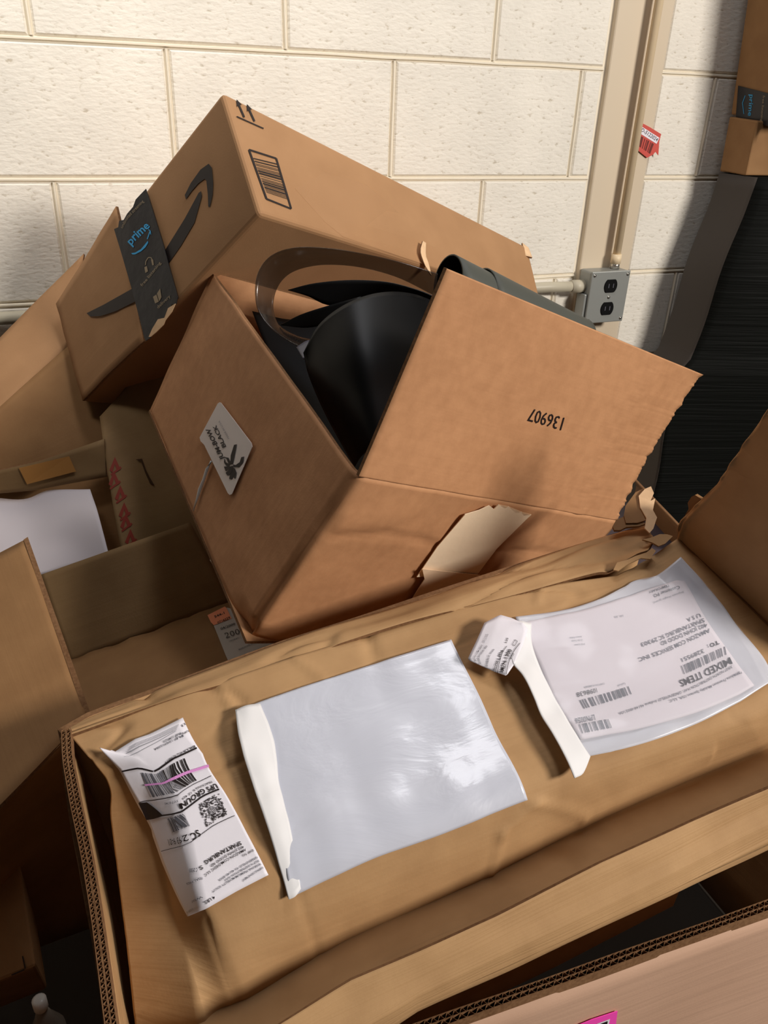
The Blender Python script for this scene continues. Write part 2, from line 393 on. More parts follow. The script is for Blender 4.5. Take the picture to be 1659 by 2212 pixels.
# ================================================================== the setting
CW, CH, MJ = .4064, .2032, .0045
def build_wall():
    V, fs, fm = [], [], []
    def blk(x0, x1, z0, z1):
        j = MJ; e = .0035; b = len(V)
        a = [(x0 + j, z0 + j), (x1 - j, z0 + j), (x1 - j, z1 - j), (x0 + j, z1 - j)]
        c = [(x0 + j + e, z0 + j + e), (x1 - j - e, z0 + j + e), (x1 - j - e, z1 - j - e), (x0 + j + e, z1 - j - e)]
        for x, z in a: V.append((x, .004, z))
        for x, z in c: V.append((x, 0, z))
        fs.append((b + 4, b + 5, b + 6, b + 7)); fm.append(0)
        for k in range(4): fs.append((b + k, b + (k + 1) % 4, b + 4 + (k + 1) % 4, b + 4 + k)); fm.append(0)
    def ridge(x0, x1, z, hor=True):     # a slightly proud painted bead of mortar
        b = len(V); n = max(3, int(abs(x1 - x0) / .03)); w = .0032
        for i in range(n + 1):
            q = x0 + (x1 - x0) * i / n; wob = .0012 * noise.noise(Vector((q * 9, z * 5, 0)))
            for (dz, y) in ((-w, .0042), (-w * .4, -.0006), (w * .4, -.0006), (w, .0042)):
                V.append((q, y, z + dz + wob) if hor else (z + dz + wob, y, q))
        for i in range(n):
            for k in range(3):
                f = (b + i * 4 + k, b + (i + 1) * 4 + k, b + (i + 1) * 4 + k + 1, b + i * 4 + k + 1)
                fs.append(f if hor else tuple(reversed(f))); fm.append(1)
    for r in range(0, 15):
        z0 = r * CH; z1 = z0 + CH
        par = (r - 6) % 2           # row 6 lies between the two long joints seen at the top
        xs = .218 - 8 * CW + (par * CW / 2)
        x = xs
        while x < 1.083:
            blk(x, min(x + CW, 1.083), z0, z1)
            if x > xs: ridge(z0 + MJ, z1 - MJ, x, False)
            x += CW
        x = 1.37 - CW + (0 if r % 2 == 0 else CW / 2) - (CW if r % 2 else 0)
        x0 = 1.222
        while x < 3.2:
            a = max(x, x0)
            if x + CW > x0 + .02:
                blk(a, x + CW, z0, z1)
                if x > x0: ridge(z0 + MJ, z1 - MJ, x, False)
            x += CW
        ridge(xs, 1.08, z0); ridge(1.224, 3.2, z0)
    b = len(V); V += [(-3.2, .0042, 0), (3.3, .0042, 0), (3.3, .0042, 3.05), (-3.2, .0042, 3.05)]; fs.append((b, b + 1, b + 2, b + 3)); fm.append(1)
    V += [(-3.2, .2, 0), (3.3, .2, 0), (3.3, .2, 3.05), (-3.2, .2, 3.05)]; fs.append((b + 7, b + 6, b + 5, b + 4)); fm.append(1)
    for k in range(4): fs.append((b + k, b + 4 + k, b + 4 + (k + 1) % 4, b + (k + 1) % 4)); fm.append(1)
    o = mesh('wall_back', V, fs, [BLOCK, MORTAR], None, fm); tag(o, 'cream painted concrete block wall', 'wall', kind='structure')
build_wall()
o = box('floor', (-3.2, -4, -.1), (3.3, .2, 0), CONC, None, 0); tag(o, 'concrete floor coloured dark to stand for shade', 'floor', kind='structure')
# steel column face let into the block wall
def column():
    V, fs = [], []
    prof = [(1.0865, .004), (1.0868, -.0065), (1.089, -.008), (1.218, -.008), (1.2205, -.0065), (1.221, .004)]
    zs = [i * .05 for i in range(61)]
    for z in zs:
        w = .0008 * noise.noise(Vector((0, 0, z * 11)))
        for x, y in prof: V.append((x + (w if x < 1.1 else 0), y, z))
    n = len(prof)
    for i in range(len(zs) - 1):
        for k in range(n - 1): fs.append((i * n + k, i * n + k + 1, (i + 1) * n + k + 1, (i + 1) * n + k))
    o = mesh('trim_1', V, fs, STEEL); tag(o, 'beige painted steel column face set into the block wall', 'column', kind='structure')
    bm = bmesh.new(); bm.from_mesh(o.data); bmesh.ops.recalc_face_normals(bm, faces=bm.faces[:]); bm.to_mesh(o.data); bm.free()
column()
# ================================================================== conduit, outlet, red sticker
cv = root('electrical_conduit', (1.166, -.03, 1.04), 'cream painted thin vertical conduit running up the column to the ceiling', 'conduit')
tube('pipe', [(1.163, -.030, 1.050), (1.165, -.030, 2.0), (1.165, -.030, 3.0)], .0088, PIPE, cv)
tube('coupling', [(1.163, -.030, 1.046), (1.163, -.030, 1.066)], .0115, PIPE, cv, label='painted coupling at the foot of the pipe')
tube('lock_nut', [(1.163, -.030, 1.034), (1.163, -.030, 1.048)], .0105, CHROME, cv, label='bare shiny metal connector')
chz = root('electrical_conduit', (.5, -.02, .999), 'grey painted horizontal conduit along the wall into the outlet box', 'conduit')
tube('pipe', [(-2.5, -.02, .999), (1.0, -.02, .999), (1.07, -.026, .9985)], .0113, PIPEG, chz)
tube('coupling', [(1.058, -.025, .9985), (1.088, -.027, .9985)], .0145, PIPEG, chz)
ob = root('outlet_box', (1.14, -.03, .92), 'grey metal surface outlet box with two black sockets on the column', 'outlet')
box('housing', (1.087, -.052, .922), (1.187, -.009, 1.034), BOXG, ob, .004)
box('cover_plate', (1.086, -.057, .921), (1.188, -.0515, 1.035), BOXG, ob, .002)
for z in (1.003, .953):
    pts = [(math.cos(a), max(-.78, min(.78, math.sin(a)))) for a in [2 * math.pi * k / 28 for k in range(28)]]
    V = [(1.139 + .0165 * x, -.0595, z + .018 * y) for x, y in pts] + [(1.139 + .0165 * x, -.055, z + .018 * y) for x, y in pts]
    f = [tuple(range(28))] + [(i, i + 28, (i + 1) % 28 + 28, (i + 1) % 28) for i in range(28)]
    rc = mesh('socket', V, f, BLK, ob, label='black round duplex socket')
    for dx in (-.006, .006): box('slot', (1.139 + dx - .0009, -.0600, z - .004), (1.139 + dx + .0009, -.0594, z + .005), INKG, rc, 0)
for x, z in ((1.139, .978), (1.093, .929), (1.181, 1.027), (1.181, .929), (1.093, 1.027)):
    tube('screw', [(x, -.0565, z), (x, -.0585, z)], .0032, CHROME, ob, 10)
box('strap', (1.079, -.05, .93), (1.0865, -.02, .985), BOXG, ob, .002, label='metal tab on the box side')
S_col = quad((1.086, -.0085, 1.6), (1.221, -.0085, 1.6), (1.221, -.0085, .9), (1.086, -.0085, .9))
S_wall = quad((-1, -.001, 2), (2, -.001, 2), (2, -.001, 0), (-1, -.001, 0))
st = patch('warning_sticker', S_wall, [(1374, 262), (1398, 275), (1421, 289), (1417, 305), (1415, 335), (1409, 327), (1404, 333), (1391, 340), (1365, 319)], REDL, None, .011, .001)
tag(st, 'torn red and white barcode sticker stuck beside the vertical conduit', 'sticker')
mk = Marks()
mk.poly(S_wall, [(1373, 269), (1417, 297), (1411, 310), (1371, 285)], PAPER, .0114)
mk.quadbars(S_wall, [(1371, 289), (1406, 311), (1398, 332), (1367, 311)], 22, DRED, 3, h=.0115)
mk.text(S_wall, 'SD-5122024', (1373, 280), (1411, 305), 8, INKG, bold=.01, h=.0118)
mk.build('printing', st)
# ================================================================== big carton leaning on the wall (A)
A0, A1, A2, A3 = at(562, 462, .94), at(480, 197, .972), at(180, 870, 1.232), at(125, 655, 1.26)
A4, A5 = at(1140, 533, 1.50), at(1168, 650, 1.47)
A6 = A2 + A5 - A0; A7 = A3 + A4 - A1
def clampy(p, m=-.02): p = p.copy(); p[1] = min(p[1], m); return p
A6, A7, A3c, A4c = clampy(A6), clampy(A7), clampy(A3), clampy(A4, -.012)
ra = root('cardboard_box', (A0 + A6) / 2 - [0, 0, .2], 'large tan carton with black curved arrow print leaning against the block wall', 'box')
hexa('body', [A0, A1, A3c, A2, A5, A4c, A7, A6], K_A, ra, .006, 3)
S_sm = quad(A1, A3c, A2, A0)            # arrow side
S_lg = quad(A1, A4c, A5, A0)            # long side
fl = quad(*[S_sm.q(*S_sm.inv(*p), .004) for p in ((297, 415), (127, 655), (182, 866), (350, 705))])
flap_s = Surf([[S_sm.q(*S_sm.inv(264, 449), .010), S_sm.q(*S_sm.inv(200, 548), .008), S_sm.q(*S_sm.inv(126, 657), .004)],
               [S_sm.q(*S_sm.inv(318, 738), .006), S_sm.q(*S_sm.inv(250, 800), .006), S_sm.q(*S_sm.inv(183, 866), .004)]])
sheet('closing_flap', flap_s, K_A, ra, 16, 16, .004, lambda a, b, p: .0012 * nz(p, 25, 1))
mk = Marks(); z1 = lambda L: [(x / 2.37, y / 2.37 + 160) for x, y in L]
sw_r = z1([(1033, 600), (1037, 625), (1000, 760), (930, 880), (870, 965), (790, 1080), (760, 1050), (850, 900), (950, 740), (1020, 610)])
sw_l = z1([(450, 1225), (470, 1242), (520, 1240), (600, 1215), (710, 1160), (690, 1096), (620, 1135), (540, 1180)])
mk.poly(S_sm, sw_r, INK, .0012)
mk.poly(flap_s, sw_l, INK, .0022)
mk.poly(S_sm, z1([(955, 642), (950, 620), (980, 560), (1030, 490), (1072, 460), (1088, 480), (1095, 560), (1092, 620), (1078, 682), (1070, 680), (1068, 620), (1060, 545), (1050, 538), (1020, 560), (985, 600)]), INK, .0012)
mk.build('arrow_print', ra, 'black curved arrow printed on the carton'); mk = Marks()
z6 = lambda L: [(x / 7.9 + 480, y / 7.9 + 200) for x, y in L]
for a, b in (((245, 145), (370, 430)), ((420, 225), (545, 500))):
    p, q = z6([a, b]); mk.line(S_lg, p, q, 4, INK, .001); d = nrm(np.array(q) - p); n = np.array([-d[1], d[0]])
    p = np.array(p); mk.poly(S_lg, [p - d * 3, p + d * 13 + n * 6, p + d * 9, p + d * 13 - n * 6], INK, .0011)
p, q = z6([(240, 415), (700, 620)]); mk.line(S_lg, p, q, 2.5, INK, .001)
mk.build('up_arrows_print', ra, 'two small up arrows over a line'); mk = Marks()
fr = z6([(450, 980), (915, 1130), (1170, 1990), (750, 1820)])
for k in range(4): mk.line(S_lg, fr[k], fr[(k + 1) % 4], 4 if k % 2 else 3.5, INK, .001)
bq = z6([(525, 1120), (755, 1720), (1110, 1840), (935, 1220)])
mk.quadbars(S_lg, [bq[0], bq[1], bq[2], bq[3]], 46, INK, 5, .42, .0009)
mk.build('barcode_print', ra, 'framed black barcode')
z5 = lambda L: [(x / 5.027 + 230, y / 5.027 + 400) for x, y in L]
S_tp = Surf([[S_sm.q(*S_sm.inv(u, v), hh) for u, v, hh in row] for row in
             ([(249, 495, .012), (284, 440, .010), (318, 409, .004)], [(290, 635, .009), (322, 590, .006), (357, 537, .003)], [(317, 738, .008), (352, 695, .006), (387, 645, .003)])])
tp = patch('packing_tape', S_tp, z5([(440, 45), (640, 690), (690, 880), (785, 1220), (770, 1290), (720, 1300), (690, 1380), (660, 1440), (600, 1450), (520, 1560), (490, 1660), (440, 1692), (420, 1650), (380, 1480), (300, 1180), (180, 760), (95, 480), (140, 460), (150, 390), (200, 380), (275, 270), (300, 240), (330, 160)]), BLACKT, ra, .0020, .0010, 'black printed packing tape with blue lettering')
mk = Marks()
p, q = z5([(285, 660), (492, 455)]); mk.text(S_tp, 'prime', p, q, 17, BLUE, bold=.02, h=.0026)
mk.poly(S_tp, z5([(285, 742), (330, 735), (390, 700), (440, 640), (466, 608), (470, 630), (440, 680), (390, 725), (330, 755), (300, 756)]), BLUE, .0026)
for a, b, w in (((460, 590), (492, 500), 2.2), ((492, 500), (470, 488), 1.6), ((492, 500), (498, 540), 1.6)):
    p, q = z5([a, b]); mk.line(S_tp, p, q, w, BLUE, .0026)
TT = flat('tape_tan_ink', (150, 134, 110), .6)
for a, b in (((440, 870), (445, 830)), ((445, 830), (470, 790)), ((470, 790), (500, 790)), ((500, 790), (520, 820))):
    p, q = z5([a, b]); mk.line(S_tp, p, q, 1.8, TT, .0026)
mk.poly(S_tp, z5([(500, 810), (525, 815), (532, 870), (515, 875)]), TT, .0026); mk.poly(S_tp, z5([(428, 895), (455, 880), (468, 940), (440, 958)]), TT, .0026)
mk.poly(S_tp, z5([(522, 1215), (560, 1190), (585, 1270), (545, 1288)]), TT, .0026); mk.poly(S_tp, z5([(565, 1180), (600, 1125), (615, 1220), (590, 1265)]), TT, .0026)
p, q = z5([(405, 1105), (612, 850)]); mk.text(S_tp, 'free listening', p, q, 6.5, TT, bold=.01, h=.0026)
p, q = z5([(190, 475), (425, 185)]); mk.text(S_tp, 'unlimited streaming', p, q, 6.5, TT, h=.0026)
p, q = z5([(580, 1345), (715, 1215)]); mk.text(S_tp, 'delivery', p, q, 6.5, TT, bold=.01, h=.0026)
mk.build('printing', tp, 'blue and tan lettering on the black tape')
patch('torn_fibre', S_tp, z5([(770, 1290), (730, 1380), (660, 1470), (640, 1520), (590, 1570), (560, 1600), (500, 1650), (480, 1650), (520, 1560), (580, 1460), (650, 1445), (690, 1380), (690, 1340)]), K_LT, ra, .0034, .001, 'pale torn cardboard at the tape end')
# tear in the long side and crushed far end
sheet('torn_flap', Surf([[S_lg.q(*S_lg.inv(u, v), hh) for u, v, hh in r] for r in ([(903, 528, .010), (910, 532, .010)], [(900, 548, .008), (914, 556, .006)], [(908, 568, .006), (922, 572, .004)], [(918, 580, .002), (930, 596, .002)])], True), K_LT, ra, 8, 8, .002)
sheet('crushed_corner', Surf([[at(1128, 524, 1.49), at(1142, 535, 1.49)], [at(1134, 552, 1.48), at(1150, 556, 1.485)]]), K_LT, ra, 4, 4, .004)
# clear tape on the long side
CLT = film('clear_tape', (214, 168, 122), .14, .15)
patch('clear_tape', S_lg, [(636, 408), (700, 372), (790, 400), (905, 500), (1000, 600), (880, 560), (740, 512), (700, 480)], CLT, ra, .0012, .0008, 'strip of clear shiny tape')
# ================================================================== open carton with the pale sticker (B)
V0, V1, V2, V3, HB = at(775, 1030, .755), at(533, 1385, .857), at(457, 588, 1.026), at(323, 885, 1.128), at(1336, 1125, 1.047)
F0, F1 = at(965, 580, .685), at(1520, 810, .976)
H1 = HB + V1 - V0; BR = HB + V2 - V0; BRb = BR + V1 - V0
rb = root('cardboard_box', (V1 + V3 + H1 + BRb) / 4, 'open orange-brown carton with white sticker on its side, holding black ribbon', 'box')
# left and front walls in one bent sheet with rounded corners
def corner_path(P, rad=.014, n=4):
    out = [P[0]]
    for i in range(1, len(P) - 1):
        a, b, c = P[i - 1], P[i], P[i + 1]; ra_ = b + nrm(a - b) * rad; rc_ = b + nrm(c - b) * rad
        for k in range(n + 1):
            f = k / n; out.append(ra_ * (1 - f) ** 2 + b * 2 * f * (1 - f) + rc_ * f * f)
    return out + [P[-1]]
back_in_t = V2 + nrm(BR - V2) * .03; back_in_b = V3 + nrm(BR - V2) * .03
S_bl = quad(V2, V0, V1, V3)           # left side
S_bf = quad(V0, HB, H1, V1)           # front side
tops = corner_path([back_in_t, V2, V0, HB]); bots = corner_path([back_in_b, V3, V1, H1])
def wrapped(name, tops, bots, mat, parent, thick, nv=24, sub=.02, disp=None):
    T, Bm = [], []
    for k in range(len(tops) - 1):
        n = max(1, int(np.linalg.norm(tops[k + 1] - tops[k]) / sub))
        for i in range(n): f = i / n; T.append(tops[k] * (1 - f) + tops[k + 1] * f); Bm.append(bots[k] * (1 - f) + bots[k + 1] * f)
    T.append(tops[-1]); Bm.append(bots[-1]); m = len(T); V, Vb, uv = [], [], []; s = 0
    for i in range(m):
        if i: s += np.linalg.norm(T[i] - T[i - 1])
        tg = T[min(i + 1, m - 1)] - T[max(i - 1, 0)]; n = nrm(np.cross(tg, Bm[i] - T[i]))
        if n @ (CAM - T[i]) < 0: n = -n
        for j in range(nv + 1):
            f = j / nv; p = T[i] * (1 - f) + Bm[i] * f; h = disp(s, f, p) if disp else 0
            V.append(p + n * h); Vb.append(p + n * (h - thick)); uv.append((f * .25, s))
    N = len(V); fs, fm = [], []
    for i in range(m - 1):
        for j in range(nv):
            a = i * (nv + 1) + j; f = (a, a + 1, a + nv + 2, a + nv + 1); fs.append(f); fm.append(0); fs.append(tuple(N + k for k in reversed(f))); fm.append(0)
        for j in (0, nv): a = i * (nv + 1) + j; b = a + nv + 1; fs.append((a, b, N + b, N + a)); fm.append(1)
    for i in (0, m - 1):
        for j in range(nv): a = i * (nv + 1) + j; fs.append((a, a + 1, N + a + 1, N + a)); fm.append(1)
    o = mesh(name, V + Vb, fs, [mat, EDGE], parent, fm, uv + uv)
    bm = bmesh.new(); bm.from_mesh(o.data); bmesh.ops.recalc_face_normals(bm, faces=bm.faces[:]); bm.to_mesh(o.data); bm.free()
    for p in o.data.polygons: p.use_smooth = p.material_index == 0
    return o
LV = np.linalg.norm(V0 - V2)
def dispB(s, f, p):
    h = .0015 * nz(p, 18, 3)
    d = s - .03 - LV + .02
    h -= .0035 * math.exp(-((d - .006) / .0035) ** 2) * (0.4 + f)                     # pressed crease just inside the front corner
    if d > .02:
        h += .003 * abs(nz(p, 14, 5)) * math.exp(-((f - .22) / .12) ** 2) * 2
        h -= .0025 * math.exp(-((f - .30 - .08 * nz(p, 6, 2)) / .02) ** 2)
    h -= .012 * math.exp(-((d) / .03) ** 2) * max(0, f - .9) * 10
    return h
wrapped('side_panels', tops, bots, K_B, rb, .0045, 40, .006, dispB)
sheet('back_panel', quad(at(470, 592, 1.03), at(1090, 760, 1.16), BRb, back_in_b), K_B, rb, 8, 8, .004)
sheet('right_panel', quad(HB, at(1095, 765, 1.155), BRb, H1), K_B, rb, 8, 8, .004)
sheet('bottom_panel', quad(V3, V1, H1, BRb), K_BL, rb, 8, 8, .004)
# front flap folded up, its right end torn
def flapS(a, b):
    return None
S_fl = Surf([[F0, F0 * .5 + F1 * .5, F1], [(F0 + V0) / 2 + 0, (F0 + F1 + V0 + HB) / 4, (F1 + HB) / 2], [V0, (V0 + HB) / 2, HB]])
def torn_sheet(name, S, mat, parent, nu, nv, thick, edgefn, wr=None, label=None):
    """sheet whose right end is torn: edgefn(b) pulls the end in"""
    class T(Surf):
        def __init__(s): s.n = S.n; s.sm = S.sm; s.m = S.m
        def p(s, a, b): return Surf.p(S, a * (1 - edgefn(b)), b)
    return sheet(name, T(), mat, parent, nu, nv, thick, wr, True, label)
tear = lambda b: (.012 + .012 * noise.noise(Vector((b * 22, 0, 3))) + .006 * noise.noise(Vector((b * 70, 0, 5))) + .003 * noise.noise(Vector((b * 190, 0, 9)))) * (1 if b > .04 else b / .04)
wf = lambda a, b, p: .0012 * nz(p, 14, 9) - .006 * max(0, (a - .86) / .14) * math.sin(b * 3.1) + .002 * math.exp(-((a - .80) / .03) ** 2)
flp = torn_sheet('flap', S_fl, K_B, rb, 60, 140, .0045, tear, wf, 'raised front flap with a torn right end')
# crease band where the flap hinges
S_fd = freeze(Disp(S_fl, wf), 40, 24)
mk = Marks(); mk.text(S_fd, '136907', (1219, 902), (1146, 881), 29, INK, h=.0007, exact=True); mk.build('printed_number', rb, 'black printed digits on the flap')
tpm = patch('paper_tape', S_bf, [(1052, 1086), (1062, 1094), (1072, 1084), (1085, 1092), (1094, 1088), (1108, 1102), (1122, 1100), (1126, 1108), (1143, 1106), (1132, 1116), (1108, 1140), (1068, 1180), (1026, 1236), (960, 1236), (896, 1240), (940, 1175), (1000, 1105), (1030, 1096)], MASK, rb, .0050, .001, 'pale beige paper tape with a ragged end')
patch('paper_tape', S_bf, [(905, 1218), (1030, 1232), (1012, 1252), (960, 1290), (930, 1315), (868, 1310), (888, 1275), (910, 1240)], flat('paper_tape_darker', (236, 204, 170), .6, bump=.2), rb, .0085, .0008, 'lower piece of paper tape in a darker beige')  # same kind of tape, in a darker beige
stk = patch('sticker', S_bl, [(479, 870), (482, 871), (548, 958), (550, 966), (506, 1068), (501, 1070), (497, 1066), (446, 962), (438, 954), (436, 946), (475, 873)], flat('sticker_white', (232, 222, 218), .5), rb, .0032, .0006, 'white rounded sticker with a bow drawing')
z2 = lambda L: [(x / 4.1475 + 380, y / 4.1475 + 850) for x, y in L]
mk = Marks()
p, q = z2([(462, 590), (325, 315)]); mk.text(S_bl, 'JUM-BOW', p, q, 9.5, INK, up=(-.93, .36), bold=.025, h=.0038)
p, q = z2([(474, 480), (383, 285)]); mk.text(S_bl, 'BLACK', p, q, 8.5, INK, up=(-.93, .36), bold=.02, h=.0038)
p, q = z2([(505, 408), (415, 245)]); mk.text(S_bl, 'MADE IN U.S.A.', p, q, 4, INKL, up=(-.93, .36), h=.0038)
for L in ([(545, 465), (570, 460), (560, 520), (535, 640), (512, 625), (515, 560)], [(535, 640), (560, 645), (595, 620), (610, 575), (635, 570), (628, 620), (590, 665), (540, 665)],
          [(500, 640), (470, 575), (495, 580), (510, 610), (530, 640)], [(455, 610), (480, 625), (510, 640), (500, 660), (470, 650)], [(455, 660), (500, 655), (515, 680), (490, 690), (470, 700)],
          [(470, 715), (495, 690), (525, 665), (530, 690), (505, 735), (485, 740)], [(520, 735), (515, 700), (535, 670), (550, 700), (545, 740), (525, 775), (500, 768)],
          [(545, 700), (535, 665), (555, 680), (568, 715), (560, 765), (545, 765)], [(500, 660), (535, 650), (540, 690), (505, 700)], [(458, 585), (470, 610), (465, 640), (455, 620)]):
    mk.poly(S_bl, z2(L), INK, .0036 + random.random() * .0004)
mk.build('printing', stk, 'black bow drawing and lettering')
tube('glue_string', [S_bl.q(*S_bl.inv(*z2([c])[0]), .003) for c in ((335, 610), (300, 680), (270, 770), (235, 860), (205, 960), (175, 1055))], [.0014, .0022, .0018, .0024, .0014, .0006], GLUE, rb, 8, 'shiny string of dried glue')
# ================================================================== ribbons in the open carton
def rib(name, net, mat, label, nu=28, nv=28, th=.0012, parent=None, group=None):
    S = Surf([[at(*c) for c in r] for r in net], True)
    o = sheet(name, S, [mat, mat], parent, nu, nv, th)
    return tag(o, label, 'ribbon', group)
rib('ribbon_bow_loop', [[(655, 762, .86), (690, 700, .845), (750, 655, .835), (820, 632, .85), (890, 634, .88), (960, 660, .93)],
                        [(668, 815, .87), (705, 790, .835), (765, 760, .81), (830, 750, .82), (890, 750, .85), (950, 760, .90)],
                        [(705, 900, .87), (735, 880, .835), (785, 860, .805), (840, 850, .81), (890, 850, .83), (940, 860, .87)],
                        [(765, 1008, .84), (780, 985, .82), (810, 965, .80), (845, 950, .80), (880, 945, .81), (920, 950, .84)]], BLKR, 'wide glossy black ribbon loop filling the open carton', 36, 36)
rib('ribbon_backing', [[(545, 672, 1.06), (640, 690, 1.07), (760, 660, 1.08), (860, 640, 1.09), (1000, 640, 1.1)],
                       [(570, 735, 1.04), (640, 760, 1.04), (760, 790, 1.04), (900, 800, 1.05), (1000, 780, 1.06)],
                       [(620, 825, .99), (680, 860, 1.0), (780, 890, 1.0), (860, 900, 1.0), (980, 900, 1.0)],
                       [(700, 940, .92), (740, 960, .93), (800, 990, .94), (860, 1000, .95), (960, 1000, .95)],
                       [(762, 1022, .85), (775, 1035, .85), (800, 1040, .86), (860, 1060, .88), (920, 1080, .9)]], BLK, 'flat black ribbon backdrop added for the dark depth of the open carton behind the loop')  # black sheet added as a backdrop, painting the carton's depth dark
rib('ribbon_fin', [[(622, 626, 1.0), (680, 612, .99), (760, 605, .98), (840, 610, .97), (905, 628, .96), (945, 645, .96)],
                   [(622, 627, 1.0), (665, 640, 1.0), (715, 660, 1.0), (790, 645, .99), (880, 650, .98), (945, 655, .97)]], BLKR, 'upper thin black ribbon crescent above the glossy loop', 24, 6)
rib('ribbon_fin', [[(606, 702, .98), (650, 680, .97), (710, 660, .96), (780, 640, .95)],
                   [(608, 703, .98), (660, 708, .98), (700, 700, .97), (760, 668, .95)]], BLKR, 'lower thin black ribbon crescent touching the brown back wall', 20, 6)
# smoky see-through loop: a band running round the upper left of the opening
outer = [(945, 592), (860, 566), (780, 548), (710, 537), (640, 535), (590, 550), (562, 580), (552, 620), (558, 670), (590, 712), (640, 745), (690, 758)]
inner = [(940, 640), (860, 600), (780, 578), (710, 572), (660, 578), (625, 592), (603, 615), (592, 645), (592, 675), (606, 705), (650, 728), (700, 735)]
dep = [.86, .87, .88, .90, .92, .94, .95, .955, .955, .95, .93, .90]
So = Surf([[at(u, v, d) for (u, v), d in zip(outer, dep)], [at((u + x) / 2, (v + y) / 2, d + .012) for (u, v), (x, y), d in zip(outer, inner, dep)], [at(u, v, d + .03) for (u, v), d in zip(inner, dep)]], True)
tag(sheet('ribbon_film_loop', So, [SMOKE, SMOKE], None, 60, 6, .0008), 'smoky see-through ribbon loop curling out of the open carton', 'ribbon')
rib('ribbon_tail', [[(640, 750, .90), (665, 735, .90), (700, 735, .89)], [(655, 775, .88), (668, 770, .88), (690, 760, .87)]], flat('grey_sheen_film', (92, 92, 104), .35), 'small grey shiny ribbon end beside the glossy black loop', 10, 8)
# rolled grey-black film lying behind the flap
def roll(name, p, q, r, label, slant=.0):
    p, q = np.array(p), np.array(q); d = nrm(q - p); a = nrm(np.cross(d, [0, 0, 1])); b = np.cross(d, a); seg, n = 40, 14; V, fs, fm = [], [], []
    for inner in (0, 1):
        for k in range(n + 1):
            for i in range(seg):
                th = 2 * math.pi * i / seg; rr = (r + .0015 * math.sin(2 * th + k * .1)) - .002 * inner; c = p + (q - p) * k / n
                V.append(c + (a * math.cos(th) + b * math.sin(th)) * rr + d * slant * math.sin(th) * (1 - k / n))
    N = (n + 1) * seg
    for k in range(n):
        for i in range(seg):
            f = (k * seg + i, k * seg + (i + 1) % seg, (k + 1) * seg + (i + 1) % seg, (k + 1) * seg + i); fs.append(f); fm.append(0); fs.append(tuple(N + j for j in reversed(f))); fm.append(1)
    for i in range(seg):
        j = (i + 1) % seg; fs.append((i, N + i, N + j, j)); fm.append(0); e = n * seg; fs.append((e + i, e + j, N + e + j, N + e + i)); fm.append(0)
    o = mesh(name, V, fs, [GREYR, BLK], None, fm, None, True); return tag(o, label, 'ribbon')  # inner faces black: the shade inside the roll is put into colour
roll('ribbon_roll', at(968, 608, .905), at(1245, 738, 1.03), .0300, 'rolled dark grey film sticking up behind the raised flap', .004)
roll('ribbon_roll', at(1040, 642, .938), at(1245, 738, 1.03), .0330, 'outer dark grey film layer wound round the roll behind the flap', .006)
# ================================================================== big crushed carton in front (C)
C = [[(150, 1588, 0), (290, 1535, 0), (400, 1500, 0), (640, 1418, 0), (960, 1322, 0), (1200, 1262, 0), (1330, 1243, 0), (1400, 1207, 0), (1464, 1164, 0)],
     [(232, 1691, -.018), (305, 1660, -.004), (380, 1660, 0), (660, 1560, 0), (980, 1450, 0), (1230, 1370, 0), (1380, 1322, 0), (1465, 1290, 0), (1565, 1256, 0)],
     [(239, 1774, -.038), (330, 1765, -.022), (397, 1770, 0), (690, 1700, 0), (1010, 1590, 0), (1280, 1505, 0), (1440, 1450, 0), (1540, 1412, 0), (1670, 1362, 0)],
     [(262, 1960, -.052), (372, 1965, -.032), (447, 1963, 0), (730, 1870, 0), (1050, 1750, 0), (1330, 1655, 0), (1500, 1595, 0), (1620, 1555, 0), (1775, 1466, 0)],
     [(280, 2110, -.06), (420, 2120, -.036), (510, 2150, -.05), (745, 2045, -.07), (1030, 1925, -.07), (1315, 1785, -.075), (1484, 1706, -.075), (1652, 1636, -.075), (1850, 1542, -.075)],
     [(296, 2230, -.085), (450, 2290, -.085), (560, 2230, -.16), (760, 2118, -.19), (1070, 1978, -.19), (1300, 1860, -.19), (1500, 1770, -.19), (1659, 1702, -.19), (1900, 1600, -.19)],
     [(310, 2330, -.12), (470, 2380, -.13), (575, 2310, -.22), (770, 2190, -.24), (1080, 2050, -.24), (1310, 1935, -.24), (1510, 1840, -.24), (1670, 1770, -.24), (1900, 1660, -.24)]]
S_c = Surf([[onC(*c) for c in r] for r in C], False)
S_c.sm = True; S_c.lin_u = True
rc = root('cardboard_box', S_c.p(.5, .5) - [0, 0, .45], 'large crushed tan carton in the foreground carrying a shipping label and two pouches', 'box')
EXC = nrm(onC(1400, 1175) - onC(130, 1580)); EYC = np.cross(EXC, NC)      # along the rim / across it
if EYC[1] > 0: EYC = -EYC
OC = onC(130, 1580)
CREASES = []
for a_, b_, hh in (((1168, 1728), (1092, 1788), .0022), ((1092, 1788), (1078, 1905), .0022), ((1150, 1732), (1292, 1738), .0018), ((1292, 1738), (1560, 1610), .0022), ((447, 1985), (523, 2205), -.0018),
                   ((500, 1655), (575, 1618), -.0018), ((420, 1680), (500, 1655), -.0014), ((470, 1470), (500, 1530), .0020), ((610, 1830), (700, 2080), -.0010), ((1180, 1240), (1160, 1300), .0016), ((640, 1425), (700, 1465), .0016)):
    q_ = [onC(*a_), onC(*b_)]; CREASES.append(([np.array([(p_ - OC) @ EXC, (p_ - OC) @ EYC]) for p_ in q_], hh))
